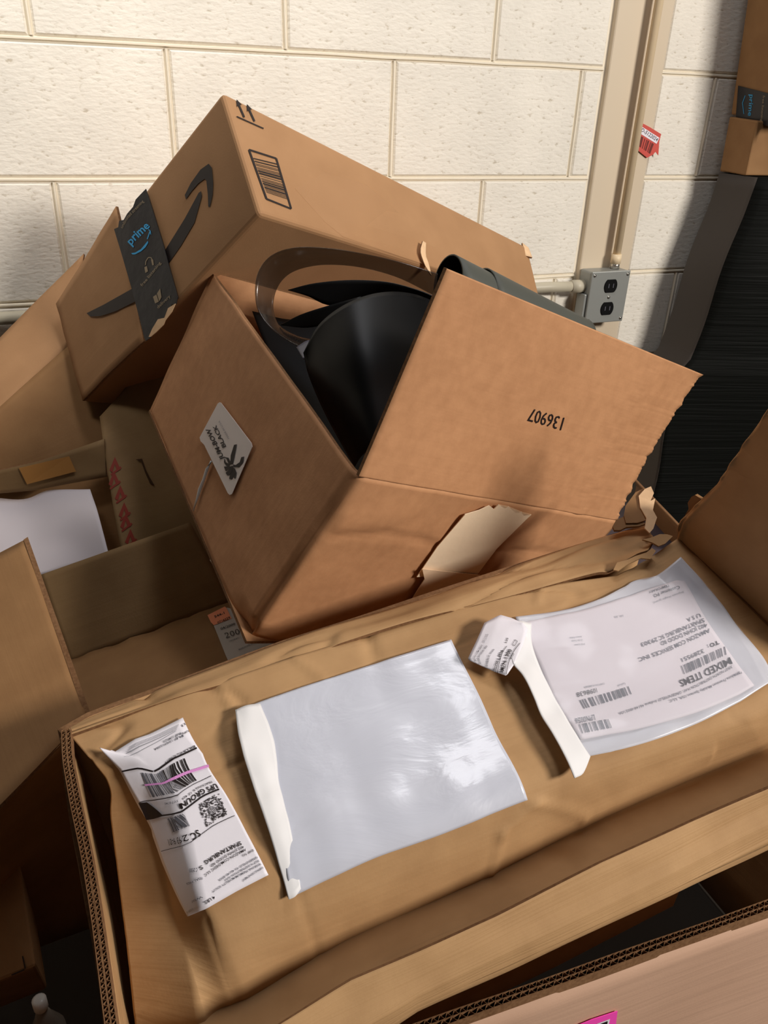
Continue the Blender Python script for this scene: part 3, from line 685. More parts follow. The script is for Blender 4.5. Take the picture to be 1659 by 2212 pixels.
def crease(x, y):
    h = 0.; P = np.array([x, y])
    for (a_, b_), hh in CREASES:
        d = b_ - a_; t = min(1, max(0, (P - a_) @ d / (d @ d))); r = np.linalg.norm(P - a_ - d * t)
        if r < .02: h += hh * math.exp(-(r / .0035) ** 2)
    return h
def wrC(a, b, p):
    x = (p - OC) @ EXC; y = (p - OC) @ EYC
    v = Vector((x * 6, y * 60, 1.7)); v2 = Vector((x * 14, y * 30, 8.2))
    rim = math.exp(-(y / .036) ** 2)
    h = .0035 * noise.noise(v) * (.05 + rim) + .0005 * noise.noise(v2)
    c = noise.noise(Vector((x * 7 + 3, y * 26, 4))); h -= .0036 * math.exp(-(c / .05) ** 2) * (.08 + .92 * rim)
    h += crease(x, y) + .0012 * noise.noise(Vector((x * 9 + 5, y * 11, 2)))
    h += .006 * noise.noise(Vector((x * 3, y * 5, 0))) * min(1, max(0, (y - .16) / .05))
    return h
def torn_top(S):
    return S
sheet("top_panel", S_c, K_C, rc, 230, 150, .004, wrC)
# folded rear edge, crumpled, its right end ripped
sil = [(130, 1580, -.002), (200, 1540, -.008), (330, 1494, -.012), (480, 1437, -.012), (607, 1390, -.012), (780, 1335, -.012), (960, 1274, -.012), (1234, 1185, -.012), (1330, 1156, -.012), (1398, 1137, -.010)]
mid = [(140, 1584, 0), (210, 1553, 0), (345, 1506, -.002), (490, 1455, -.001), (620, 1408, 0), (790, 1352, 0), (960, 1298, 0), (1240, 1210, 0), (1335, 1184, .002), (1412, 1160, .004)]
low = [(150, 1588, .001), (215, 1566, .001), (355, 1518, .0), (500, 1470, .002), (640, 1420, .002), (800, 1372, .002), (960, 1324, .002), (1240, 1250, .003), (1325, 1226, .006), (1400, 1182, .008)]
sheet('rear_edge', Surf([[onC(*c) for c in r] for r in (sil, mid, low)], True), K_C, rc, 150, 12, .004,
      lambda a, b, p: .0045 * nz((p[0] * .35, p[1] * 2, p[2] * 1), 26, 2) + .003 * nz(p, 40, 4) * (a > .85) - .004 * math.exp(-(nz((p[0] * .3, p[1] * 1.4, p[2]), 22, 6) / .06) ** 2))
r0 = [onC(*c) for c in sil]
sheet('rear_wall', Surf([[p - [0, 0, .002] for p in r0], [p + [0, .02, -.42] for p in r0]]), K_C, rc, 20, 10, .006)
# left wall: leaning out, open corrugated rim, double
rim = [onC(130, 1578, .004), onC(133, 1640, .003), onC(150, 1740, .002), (onC(172, 1850, .002)), onC(195, 1990, .0), onC(210, 2100, -.002), onC(226, 2230, -.004), onC(250, 2420, -.01)]
inn = [p + np.array([.006, .0, 0]) for p in rim]
dn = nrm([.10, .05, -1])
flutes('wall_edge', None, None, dn, -EXC, .0036, rc, EDGE, .0038, 1, .010, 'open fluted edge of the left wall', curve=[p + EXC * .001 for p in rim])
flutes('wall_edge', None, None, dn, -EXC, .0036, rc, EDGE, .0042, 1, .010, 'open fluted edge of the inner left wall', curve=[p + EXC * .0052 for p in rim])
sheet('left_wall', Surf([[p + EXC * .0052 + dn * .009 for p in rim], [p + EXC * .0052 + dn * .2 for p in rim], [p + EXC * .0 + dn * .45 for p in rim]]), K_C, rc, 30, 12, .008, lambda a, b, p: .002 * nz(p, 12, 4))
# right end flap standing up
a0, b0 = onC(1462, 1160), onC(1565, 1256); fd = nrm(b0 - a0); og = np.cross(fd, NC); th = math.radians(-9)
g = math.cos(th) * NC + math.sin(th) * og
def flapD():
    rows = []
    edge = [0, .01, .02, .05, .10, .18, .30]
    left = [(1460, 1160), (1472, 1123), (1503, 1090), (1549, 1046), (1600, 968), (1659, 884), (1690, 838)]
    nD = nrm(np.cross(fd, g)); dD = nD @ a0
    far = [(1800, 1486), (1830, 1400), (1850, 1340), (1880, 1250), (1900, 1190), (1910, 1100), (1920, 1060)]
    for (l, f) in zip(left, far):
        P, Q = onplane(l[0], l[1], nD, dD), onplane(f[0], f[1], nD, dD)
        rows.append([P * (1 - k) + Q * k for k in (0, .08, .2, .45, .7, 1)])
    return Surf(rows, False)
S_d = flapD()
sheet('end_flap', S_d, K_C, rc, 60, 60, .005, lambda a, b, p: .0016 * nz(p, 12, 3) + .003 * math.exp(-((a - .06) / .03) ** 2) * max(0, 1 - b * 1.6) + (.004 * nz(p, 90, 1) if a < .02 else 0))
fold = [onC(1464 + k * 28, 1162 + k * 27.3, -.001) for k in range(14)]
tube('fold_line', fold, .0016, flat('scored_fold', (128, 92, 58), .8), rc, 8)
# small torn tab left of the flap
nD = nrm(np.cross(fd, g)); dD = nD @ a0
S_dd = quad(onplane(1480, 1060, nD, dD - .004), onplane(1540, 1060, nD, dD - .004), onplane(1530, 1150, nD, dD - .004), onplane(1460, 1150, nD, dD - .004))
patch('torn_tab', S_dd, [(1504, 1068), (1496, 1072), (1488, 1085), (1490, 1098), (1478, 1120), (1472, 1135), (1466, 1150), (1500, 1120), (1530, 1085), (1521, 1079)], K_D, rc, .002, .004)
# ripped pieces at the rear right corner
S_r = Surf([[onC(1340, 1120, .004), onC(1395, 1100, .008)], [onC(1345, 1240, .004), onC(1420, 1180, .004)]])
patch('ripped_paper', S_r, [(1322, 1142), (1330, 1128), (1352, 1118), (1385, 1122), (1392, 1136), (1378, 1141), (1352, 1143), (1338, 1150), (1326, 1150)], K_D, rc, .004, .003)
patch('ripped_paper', S_r, [(1378, 1080), (1392, 1064), (1406, 1056), (1410, 1072), (1402, 1090), (1412, 1084), (1406, 1110), (1414, 1126), (1406, 1150), (1398, 1160), (1388, 1150), (1392, 1128), (1380, 1105)], K_LT, rc, .008, .0015, 'pale ripped paper ply')
patch('ripped_paper', S_r, [(1350, 1100), (1372, 1070), (1388, 1062), (1392, 1090), (1392, 1130), (1375, 1136), (1350, 1137), (1346, 1120)], K_D, rc, .006, .002)
for L in ([(1330, 1222), (1352, 1216), (1368, 1208), (1392, 1200), (1404, 1190), (1412, 1196), (1400, 1214), (1380, 1212), (1352, 1226), (1332, 1240), (1322, 1238)], [(1384, 1172), (1402, 1168), (1420, 1160), (1436, 1160), (1448, 1164), (1432, 1180), (1418, 1186), (1404, 1178)]):
    patch('ripped_paper', S_r, L, K_C, rc, .006, .002)
# front flap: rises out of the valley to a lit ridge, then turns under
E3 = [[onC(*c) for c in r] for r in (
    [(560, 2240, .008), (760, 2120, .012), (1070, 1980, .012), (1300, 1862, .012), (1500, 1772, .012), (1659, 1704, .012), (1900, 1602, .012)],
    [(500, 2330, .002), (700, 2215, .002), (980, 2080, .002), (1250, 1950, .002), (1470, 1835, .002), (1659, 1740, .002), (1900, 1625, .002)],
    [(470, 2400, -.002), (640, 2310, -.002), (900, 2149, -.002), (1200, 2008, -.002), (1450, 1888, -.002), (1659, 1783, -.002), (1900, 1660, -.002)],
    [(470, 2440, -.012), (640, 2340, -.012), (900, 2178, -.012), (1200, 2042, -.012), (1450, 1926, -.012), (1659, 1822, -.012), (1900, 1700, -.012)])]
E3.append([p + [0, .05, -.006] for p in E3[-1]]); E3.append([p + [0, .09, -.02] for p in E3[-1]]); E3.append([p + [0, .02, -.35] for p in E3[-1]])
sheet('front_flap', Surf(E3, False), K_C, rc, 120, 60, .004, lambda a, b, p: .0022 * nz((p[0] * .25, p[1], p[2]), 40, 5) * (b < .62) + .0012 * nz(p, 12, 6))
def onSc(u, v, h):
    x, y = u, v
    for _ in range(3):
        a, b = S_c.inv(x, y); q = S_c.q(a, b, h + wrC(a, b, S_c.p(a, b))); e = pj(q); x += u - e[0]; y += v - e[1]
    return q
def liftab(u, v, h):
    x, y = u, v
    for _ in range(3):
        a, b = S_c.inv(x, y); e = pj(S_c.q(a, b, h)); x += u - e[0]; y += v - e[1]
    return [a, b, 0]
class OnCarton(Surf):
    """a sheet that lies on the crushed carton and follows its dents"""
    def __init__(s, net, hh, smooth=False, k=1.):
        s.ab = Surf([[liftab(c[0], c[1], c[2] if len(c) > 2 else hh) for c in r] for r in net], smooth)
        s.h = Surf([[[c[2] if len(c) > 2 else hh] for c in r] for r in net], False); s.k = k; s.n = s.ab.n; s.m = s.ab.m; s.sm = smooth
    def p(s, a, b):
        x, y, _ = s.ab.p(a, b); p = S_c.p(x, y); return S_c.q(x, y, float(s.h.p(a, b)[0]) + s.k * wrC(x, y, p))
# ---- shipping label
Ln = [[(215, 1615, .010), (248, 1624, .002), (322, 1586, .0015), (395, 1550, .0015)],
      [(256, 1662, .001), (335, 1665, .0015), (388, 1640, .0015), (438, 1628, .0015)],
      [(300, 1745, .0015), (386, 1718, .0018), (432, 1706, .0015), (482, 1706, .0015)],
      [(350, 1865, .0015), (415, 1822, .0018), (470, 1808, .0015), (532, 1797, .0015)],
      [(405, 1980, .0015), (446, 1963, .0018), (512, 1925, .0015), (580, 1890, .0015)]]
S_lb = OnCarton([[(u, v, h + .003) for u, v, h in r] for r in Ln], .004, False, .15)
lb = sheet('shipping_label', S_lb, [PAPER, PAPER], rc, 30, 40, .0006, None, True, 'white parcel shipping label folded over the carton edge')
z4 = lambda L: [(x / 4.1475 + 200, y / 4.1475 + 1520) for x, y in L]
S_lbs = S_lb; S_lb = freeze(S_lb, 30, 40)
mk = Marks()
def ln(a, b, w, m=INK): p, q = z4([a, b]); mk.line(S_lb, p, q, w, m, .0007)
def tx(t, a, b, hgt, m=INK, bold=.01): p, q = z4([a, b]); mk.text(S_lb, t, p, q, hgt, m, bold=bold, h=.0008)
ln((935, 398), (555, 608), 3.6); ln((545, 608), (265, 608), 3.2); ln((1065, 648), (770, 820), 1.2); ln((770, 820), (420, 885), 1.2)
ln((1135, 768), (800, 970), 3.6); ln((800, 970), (550, 1010), 3.2); ln((1275, 1005), (880, 1245), 1.2); ln((880, 1245), (620, 1322), 1.2)
mk.poly(S_lb, z4([(415, 888), (492, 880), (552, 1010), (640, 1005), (560, 1030), (487, 1043)]), INK, .0008)
p = z4([(620, 605), (830, 490), (938, 690), (760, 795)]); mk.quadbars(S_lb, p, 34, INK, 8, .5, .0008)
p = z4([(440, 618), (620, 605), (745, 800), (545, 838)]); mk.quadbars(S_lb, p, 30, INKG, 9, .5, .0008)
p = z4([(672, 1030), (810, 988), (875, 1100), (725, 1155)]); mk.quadbars(S_lb, p, 26, INKG, 10, .6, .0008)
p = z4([(470, 720), (740, 655), (1040, 548), (1046, 570), (745, 680), (478, 735)]); mk.poly(S_lb, p[:], MAG, .0011)
tx('UPS GROUN', (1105, 715), (775, 905), 12, INK, .02); tx('TRACKING #: 1Z 429', (1070, 690), (800, 850), 4.5); tx('3Y7 03 7442', (770, 862), (650, 888), 4.5, INKG)
tx('SC', (945, 1130), (870, 1175), 15, INK, .015); tx('293 9-01', (855, 1170), (680, 1215), 14, INK, .0)
tx('SPARTANBURG', (1325, 1235), (1000, 1415), 8.5, INK, .02); tx('S', (980, 1450), (950, 1470), 8); tx('C 29303', (940, 1475), (870, 1480), 8, INKG)
tx('SHIP TO:', (1440, 1305), (1335, 1360), 4.8); tx('AMAZON.COM.DEDC LLC', (1370, 1300), (1000, 1535), 5.2); tx('402 JOHN DODD RD', (1350, 1275), (1055, 1450), 5.2)
tx('SHIPPING DEPARTMENT', (1525, 1460), (1340, 1580), 4.2, INKG); tx('SHEKINA PREMIUM MOBILITY SOLUT', (1505, 1430), (1070, 1680), 4.2, INKG)
tx('3507 N DISTRIBUTION WAY', (1490, 1400), (1180, 1580), 4.2, INKG); tx('GREENFIELD IN 46140-8502', (1475, 1370), (1130, 1580), 4.2, INKG)
tx('4 LBS', (1090, 1720), (1000, 1775), 6.5); tx('SPECIAL HANDLING', (985, 1555), (845, 1605), 5, INKG); tx('WEIGHT', (985, 1720), (890, 1765), 4.5, INKG); tx('1 OF 1', (900, 1830), (850, 1860), 4.5, INKL)
tx('BILLING: 3RD PARTY', (915, 375), (645, 525), 4.5); tx('REF 1:SHE/PO2084', (810, 280), (555, 405), 4.5, INKG); tx('REF 2:SMPLDO', (790, 260), (630, 338), 4.5, INKG)
tx('UPS', (860, 240), (800, 265), 4); tx('13', (825, 175), (795, 195), 5)
for k in range(5): ln((775 - k * 6, 190 + k * 14), (330 - k * 10, 395 + k * 20), .7, INKL)
mk.build('printing', lb); mk = Marks()
# the round-centred parcel code
ctr = np.array(z4([(1072, 960)])[0]); ang = math.atan2(-240, 395)
rnd = random.Random(4); e1 = np.array([.855, -.52]); e2 = np.array([.40, .92])
for i in range(-11, 12):
    for j in range(-9, 10):
        if math.hypot(i, j) < 4 or rnd.random() < .5: continue
        c = ctr + e1 * i * 2.35 * (1) + e2 * j * 2.7 + np.array([1, -2])
        mk.poly(S_lb, [c - e1 * 1.3 - e2 * .9, c + e1 * 1.3 - e2 * .9, c + e1 * 1.3 + e2 * 1.1, c - e1 * 1.3 + e2 * 1.1], INK, .0008)
for rad in (8.5, 5.5, 2.5):
    ps = [ctr + np.array([math.cos(t), math.sin(t)]) * rad for t in [k * math.pi / 8 for k in range(17)]]
    for a_, b_ in zip(ps, ps[1:]): mk.line(S_lb, a_, b_, 1.3, INK, .0009)
mk.build('parcel_code', lb)
# ---- empty clear pouch
P2 = [[(532, 1527), (650, 1484), (810, 1433), (975, 1381)], [(565, 1645), (690, 1600), (860, 1545), (1030, 1492)], [(598, 1780), (735, 1735), (910, 1676), (1085, 1610)], [(628, 1938), (790, 1862), (960, 1800), (1141, 1729)]]

S_p2 = OnCarton(P2, .004, True, .3)
p2 = sheet('document_pouch', S_p2, [POUCH, POUCH], rc, 90, 70, .0012, lambda a, b, p: .0007 * nz(p, 28, 2) + .0012 * nz((p[0] * 1.5, p[1] * .4, p[2]), 22, 3), True, 'empty clear plastic document pouch, shiny and wrinkled')
sheet('peel_strip', Surf([[onSc(u, v, h) for u, v, h in r] for r in (
    [(508, 1532, .012), (530, 1524, .010), (562, 1520, .006)], [(518, 1600, .016), (552, 1590, .012), (592, 1600, .006)], [(545, 1690, .014), (578, 1690, .011), (604, 1690, .006)],
    [(582, 1800, .010), (608, 1800, .009), (628, 1790, .006)], [(624, 1943, .006), (638, 1936, .007), (650, 1920, .006)])], True), [STRIP, STRIP], p2, 10, 40, .0008, lambda a, b, p: .0016 * nz(p, 60, 3), True, 'curled white backing strip')
# ---- pouch with the packing slip
zc = lambda x, y: (x / 2.373 + 960, y / 2.373 + 1160)
P3 = [[(365, 408), (620, 370), (800, 315), (960, 230), (1090, 196), (1210, 103)], [(430, 560), (680, 520), (860, 480), (1050, 400), (1200, 330), (1350, 255)],
      [(520, 760), (760, 730), (960, 680), (1150, 610), (1330, 520), (1490, 440)], [(620, 960), (850, 900), (1060, 850), (1270, 770), (1460, 680), (1640, 620)], [(735, 1125), (900, 1090), (1100, 1032), (1320, 945), (1520, 840), (1690, 730)]]
S_p3 = OnCarton([[(*zc(x, y), .003 + (.010 if (i == 0 and j == 5) else 0)) for j, (x, y) in enumerate(r)] for i, r in enumerate(P3)], .003, True, .7)
PB = film('pouch_back', (222, 222, 230), .82, .3)
p3 = sheet('document_pouch', S_p3, [PB, PB], rc, 80, 60, .0010, lambda a, b, p: .0020 * nz(p, 30, 5) * (1 if .1 < a < .9 and .1 < b < .9 else 1.4), True, 'clear document pouch holding a printed packing slip')
slip = [[(385, 440), (700, 375), (980, 290), (1222, 212)], [(470, 620), (800, 560), (1080, 480), (1330, 400)], [(560, 830), (880, 770), (1200, 690), (1460, 590)], [(700, 1040), (980, 985), (1290, 900), (1590, 760)]]
S_s3 = OnCarton([[(*zc(x, y), .0058) for x, y in r] for r in slip], .0058, True, .7)
ps = sheet('packing_slip', S_s3, [PAPERP, PAPERP], p3, 50, 40, .0006, lambda a, b, p: .0006 * nz(p, 22, 8), True, 'printed packing slip inside the pouch')
S_s3 = freeze(Disp(S_s3, lambda a, b, p: .0006 * nz(p, 22, 8)), 50, 40)
mk = Marks(); HS = .0007
def t3(t, a, b, hgt, m=INKG, bold=.01): mk.text(S_s3, t, zc(*a), zc(*b), hgt, m, bold=bold, h=HS)
t3('MIXED ITEMS', (1462, 618), (1200, 738), 15, INK, .012); t3('TO :', (1402, 532), (1345, 556), 8, INK, .03); t3('3289551', (1325, 575), (1212, 624), 8.5)
t3('AMAZON COM SERVICES INC', (1357, 470), (992, 622), 8.5); t3('402 JOHN DODD RD', (1342, 442), (1105, 540), 8.5); t3('SPARTANBURG SC 29303', (1328, 418), (1005, 546), 8.5); t3('U S A', (1308, 392), (1240, 420), 8.5)
t3('From:', (1520, 692), (1480, 712), 4.5); t3('Shekina Premium Mobility Spartans USA, LLC', (1512, 690), (1150, 838), 5.5); t3('3507 NORTH DISTRIBUTION WAY, GREENFIELD Indiana 46140-8502 USA', (1472, 660), (892, 902), 5.5)
t3('1098638', (778, 775), (675, 800), 10, INK, .0); t3('LPN0056', (768, 912), (668, 932), 12, INKG, .01); t3('Customer PO', (1203, 250), (1070, 296), 7); t3('TEMPORARY', (1150, 243), (1045, 280), 5)
t3('Shipment Weight (grams)', (1225, 278), (1070, 335), 4, INKL); t3('PO Line', (718, 545), (665, 552), 4, INKL); t3('Order Date', (708, 525), (650, 532), 4, INKL); t3('Item No', (702, 508), (640, 516), 4, INKL)
t3('CARTON NUMBER', (820, 748), (715, 768), 4, INKL); t3('Label', (925, 748), (888, 760), 4, INKL); t3('10 36', (915, 400), (870, 408), 4, INKL)
for q, n_, sd in (([(1212, 662), (1438, 562), (1446, 604), (1228, 705)], 44, 1), ([(692, 838), (945, 766), (962, 806), (716, 882)], 44, 2), ([(690, 962), (842, 935), (860, 980), (706, 1008)], 30, 3)):
    mb = Marks(); mb.quadbars(S_s3, [zc(*c) for c in q], n_, INKG, sd, .5, HS); mb.build('barcode', p3)
mk.build('slip_printing', p3, 'grey and black writing and barcodes on the packing slip')
S_f3 = OnCarton([[(*zc(x, y), .0085 + (.010 if (i == 0 and j == 5) else 0)) for j, (x, y) in enumerate(r)] for i, r in enumerate(P3)], .0085, True, .7)
sheet('clear_film', S_f3, [CLEAR, CLEAR], p3, 80, 60, .0005, lambda a, b, p: .0018 * nz(p, 26, 9), True, 'clear front film of the pouch')
strip3 = [[(365, 430, .014), (400, 430, .014), (450, 440, .009)], [(345, 620, .018), (390, 600, .015), (455, 580, .009)], [(405, 715, .018), (455, 700, .014), (515, 720, .009)],
          [(508, 930, .016), (560, 910, .012), (612, 900, .009)], [(600, 1090, .016), (655, 1070, .012), (705, 1060, .009)], [(664, 1226, .018), (712, 1205, .014), (748, 1125, .008)]]
sheet('peel_strip', Surf([[onSc(*zc(x, y), h) for x, y, h in r] for r in strip3], True), [STRIP, STRIP], p3, 10, 50, .0008, lambda a, b, p: .0018 * nz(p, 50, 4), True, 'curled white backing strip')
tagn = [[(205, 440, .012), (285, 398, .014), (345, 415, .014), (400, 440, .016)], [(165, 530, .011), (240, 520, .014), (310, 500, .015), (430, 470, .014)], [(118, 628, .010), (210, 610, .013), (300, 590, .014), (400, 560, .016)], [(190, 662, .009), (255, 690, .010), (318, 711, .012), (355, 655, .014)]]
S_tg = Surf([[onSc(*zc(x, y), h + .004) for x, y, h in r] for r in tagn], False)
tg = sheet('address_tag', S_tg, [PAPER, PAPER], p3, 14, 14, .0008, None, True, 'small white address tag stuck on the pouch strip')
mk = Marks()
for t, a, b, hg, m in (('AMZN-1300', (302, 700), (348, 582), 8.5, INK), ('YELLOW L PD4', (262, 690), (305, 585), 5.5, INK), ('402 JOHN DODD RD', (190, 652), (222, 560), 3.8, INKG), ('AMAZON.COM DEDC', (168, 640), (200, 555), 3.6, INKG), ('SPARTANBURG SC 29303', (222, 668), (258, 578), 3.6, INKG), ('SPCLNR', (205, 545), (228, 500), 3.6, INKL), ('L25', (318, 545), (328, 520), 4, INK), ('8703', (345, 628), (358, 600), 4, INK)):
    mk.text(S_tg, t, zc(*a), zc(*b), hg, m, bold=.01, h=.0008)
for a, b in (((272, 700), (320, 560)), ((318, 705), (388, 545))): mk.line(S_tg, zc(*a), zc(*b), 1, INK, .0008)
for k in range(4):
    c = [(348, 552), (362, 528), (374, 536), (360, 560)]; mk.line(S_tg, zc(*c[k]), zc(*c[(k + 1) % 4]), .8, INK, .0008)
mk.build('tag_printing', p3)
# ================================================================== big bin at the lower right
z0 = .72
def binpt(u, v, z=z0):
    r = ray(u, v); return CAM + r * ((z - CAM[2]) / r[2])
ba, bb = binpt(968, 2212), binpt(1659, 1966); bd = nrm(bb - ba)
p_l, p_r = ba - bd * .75, bb + bd * .63
rbn = root('corrugated_bin', np.array([.35, -1.2, 0]), 'big pinkish double-walled cardboard bin in the lower right corner with pink label', 'bin')
nout = nrm(np.cross(bd, [0, 0, 1])); nout = nout if nout[1] < 0 else -nout
flutes('rim', p_l, p_r, (0, 0, -1), nout, .0085, rbn, EDGE, .0078, 2, .012, 'open double-fluted rim')
S_bin = quad(p_l + [0, 0, -.010], p_r + [0, 0, -.010], p_r + [0, 0, -.70] + nout * .015, p_l + [0, 0, -.70] + nout * .015)
sheet('front_wall', S_bin, K_P, rbn, 60, 30, .0085, lambda a, b, p: .0015 * nz(p, 9, 2))
for nm, q in (('left_wall', [(-.55, -1.235, .71), (-.55, -.06, .40), (-.55, -.06, .01), (-.55, -1.235, .01)]), ('back_wall', [(-.55, -.055, .40), (1.0, -.055, .40), (1.0, -.055, .01), (-.55, -.055, .01)]), ('right_wall', [(1.0, -.06, .35), (1.0, -1.235, .70), (1.0, -1.235, .01), (1.0, -.06, .01)])):
    sheet(nm, quad(*[np.array(c) for c in q]), K_D, rbn, 10, 6, .008)
pl = patch('pink_label', S_bin, [(1330, 2178), (1322, 2240), (1290, 2330), (1200, 2300), (1237, 2212), (1275, 2196)], PINK, rbn, .003, .0008, 'hot pink warning label')
mk = Marks()
mk.poly(S_bin, [(1313, 2193), (1304, 2240), (1290, 2300), (1240, 2260), (1262, 2212)], PAPER, .0034)
mk.poly(S_bin, [(1308, 2197), (1299, 2240), (1286, 2295), (1246, 2258), (1268, 2213)], INK, .0038); mk.build('printing', pl)
# strips of the bin's far edge seen past the torn corner
rbr = root('cardboard_tray', at(1430, 1100, 1.25), 'thin cardboard tray edge between the torn carton corner and the black wrapped pallet', 'tray')
e0, e1 = at(1370, 1035, 1.26), at(1480, 1150, 1.10)
sheet('rim', Surf([[e0 + [0, 0, 0], e1], [e0 + [-.004, -.012, -.006], e1 + [-.004, -.012, -.006]], [e0 + [-.004, -.012, -.14], e1 + [-.004, -.012, -.14]]]), K_D, rbr, 8, 6, .004)
sheet('base', quad(e0 + [-.004, -.014, -.03], e1 + [-.004, -.014, -.03], e1 + [-.25, -.04, -.05], e0 + [-.25, -.04, -.05]), DKPURP, rbr, 4, 4, .003, label='dark sheet filling the hole past the tray edge')  # dark sheet stands in for the hole past the torn corner
# ================================================================== open carton at left (flap L, inner panels)
L1, L2, L3, L4 = at(60, 1160, .98), at(195, 1540, .82), at(-60, 1800, .72), at(-260, 1330, .9)
rl = root('cardboard_box', at(150, 1500, .98) - [0, 0, .3], 'brown open carton at the left edge with a ragged cut flap', 'box')
nL = nrm(np.cross(L2 - L1, L3 - L1)); nL = nL if nL @ (CAM - L1) > 0 else -nL
dl = nrm(L3 - L2) * .6 + nrm(L4 - L1) * .4
flutes('cut_edge', L1, L2, nrm(dl), nL, .005, rl, EDGE, .0065, 1, .006, 'ragged open fluted edge')
dl = nrm(dl) * .005
sheet('flap', quad(L1 + dl, L2 + dl, L3, L4), K_D, rl, 20, 20, .005, lambda a, b, p: .0015 * nz(p, 10, 2))
M1, M2 = at(112, 1661, .775), at(-40, 1800, .73)
sheet('outer_wall', Surf([[at(150, 1590, .80), at(-60, 1795, .728)], [at(165, 1700, .98), at(-60, 1860, .85)], [at(210, 2000, 1.3), at(-60, 2100, 1.15)]]), K_D, rl, 12, 12, .005)
sheet('inner_wall', Surf([[at(86, 1242, 1.10), at(410, 1128, 1.13)], [at(150, 1432, 1.10), at(500, 1300, 1.12)]]), K_G, rl, 30, 16, .005, lambda a, b, p: .0025 * nz(p, 9, 3))
S_lp = Surf([[at(140, 1430, 1.10), at(520, 1292, 1.12)], [at(185, 1545, .98), at(560, 1420, .985)], [at(200, 1640, .93), at(620, 1480, .93)]])
sheet('lower_flap', S_lp, K_D, rl, 30, 16, .005, lambda a, b, p: .004 * nz(p, 8, 5) + (.003 * nz(p, 60, 2) if b < .06 else 0))
lab = patch('carton_label', S_lp, [(456, 1336), (486, 1322), (496, 1322), (560, 1340), (625, 1395), (560, 1450), (500, 1442), (492, 1425)], flat('grey_label', (190, 186, 184), .6), rl, .0075, .0006, 'grey carton label with an orange head and black digits')
mk = Marks(); z7 = lambda L: [(x / 6.144 + 430, y / 6.144 + 1280) for x, y in L]
mk.poly(S_lp, z7([(140, 360), (370, 245), (395, 270), (460, 405), (225, 495), (185, 455)]), ORG, .0081)
for t, a, b, hg in (('200', (385, 672), (575, 610), 12), ('544-1', (240, 400), (370, 345), 5), ('0716259', (280, 478), (445, 405), 4.5), ('04/2000', (320, 558), (510, 490), 4.5), ('CARTON QTY', (430, 720), (560, 670), 2.6), ('MADE IN THE USA', (560, 830), (760, 740), 2.6)):
    p, q = z7([a, b]); mk.text(S_lp, t, p, q, hg, INK if hg > 3 else INKG, bold=.01 if hg < 8 else -.01, h=.0085)
mk.build('printing', lab)
# ================================================================== carton with red tape behind (G)
RED = flat('faded_red_ink', (142, 52, 38), .6)
rg = root('cardboard_box', at(250, 1100, 1.2) - [0, 0, .3], 'brown carton with red lettered tape behind the sticker carton', 'box')
S_g = Surf([[at(215, 900, 1.215), at(335, 765, 1.25), at(455, 640, 1.28)], [at(222, 950, 1.19), at(330, 920, 1.22), at(420, 880, 1.24)], [at(245, 1100, 1.175), at(350, 1080, 1.19), at(470, 1040, 1.21)], [at(275, 1260, 1.165), at(400, 1230, 1.17), at(520, 1180, 1.19)]])
wg = lambda a, b, p: .003 * nz(p, 10, 7)
sheet('front_panel', S_g, K_G, rg, 30, 30, .005, wg)
S_g = freeze(Disp(S_g, wg), 16, 16)
S_g2 = Surf([[at(-60, 1030, 1.16), at(90, 995, 1.17), at(225, 948, 1.185)], [at(-60, 1072, 1.175), at(70, 1060, 1.18), at(230, 1030, 1.19)]])
sheet('top_strip', S_g2, K_G, rg, 16, 6, .005, lambda a, b, p: .0015 * nz(p, 20, 3))
patch('brown_tape', S_g2, [(42, 1010), (150, 985), (165, 1018), (60, 1045)], flat('glossy_brown_tape', (178, 128, 72), .25), rg, .0035, .001, 'shiny brown packing tape')
mk = Marks(); zl = lambda L: [(x / 2.9625, y / 2.9625 + 800) for x, y in L]
for k, (cx, cy) in enumerate(((730, 600), (725, 690), (765, 780), (790, 890), (800, 960), (830, 1060))):
    pts = [(cx - 30, cy + 40), (cx + 5, cy - 45), (cx + 42, cy + 35), (cx + 20, cy + 48), (cx + 5, cy), (cx - 10, cy + 55)]
    mk.poly(S_g, zl(pts), RED, .0009)
    mk.line(S_g, *zl([(cx - 20, cy + 70), (cx + 45, cy + 20)]), 4, RED, .0009)
mk.build('red_tape_print', rg, 'faded red lettering down the tape')
patch('torn_hole_edge', S_g, zl([(870, 575), (910, 570), (935, 640), (960, 690), (990, 740), (960, 725), (930, 660), (905, 590)]), flat('dark_tear', (70, 48, 30), .9), rg, .004, .001, 'dark tear in the panel')
sheet('inner_panel', Surf([[at(-60, 1040, 1.26), at(250, 990, 1.24)], [at(-60, 1290, 1.24), at(290, 1270, 1.20)]]), K_D, rg, 8, 8, .004)  # dark panel added to stand for the shade in the slot
ppr = sheet('white_paper', Surf([[at(-60, 1068, 1.19), at(50, 1078, 1.19), at(110, 1060, 1.19), at(195, 1058, 1.19)], [at(-60, 1150, 1.15), at(60, 1150, 1.15), at(140, 1140, 1.15), at(215, 1120, 1.15)], [at(-60, 1260, 1.12), at(60, 1250, 1.12), at(180, 1240, 1.13), at(240, 1220, 1.13)]], True), [PAPERP, PAPERP], None, 24, 16, .001, lambda a, b, p: .004 * nz(p, 20, 5))
tag(ppr, 'crumpled white paper lying in the brown carton at the left edge', 'paper')
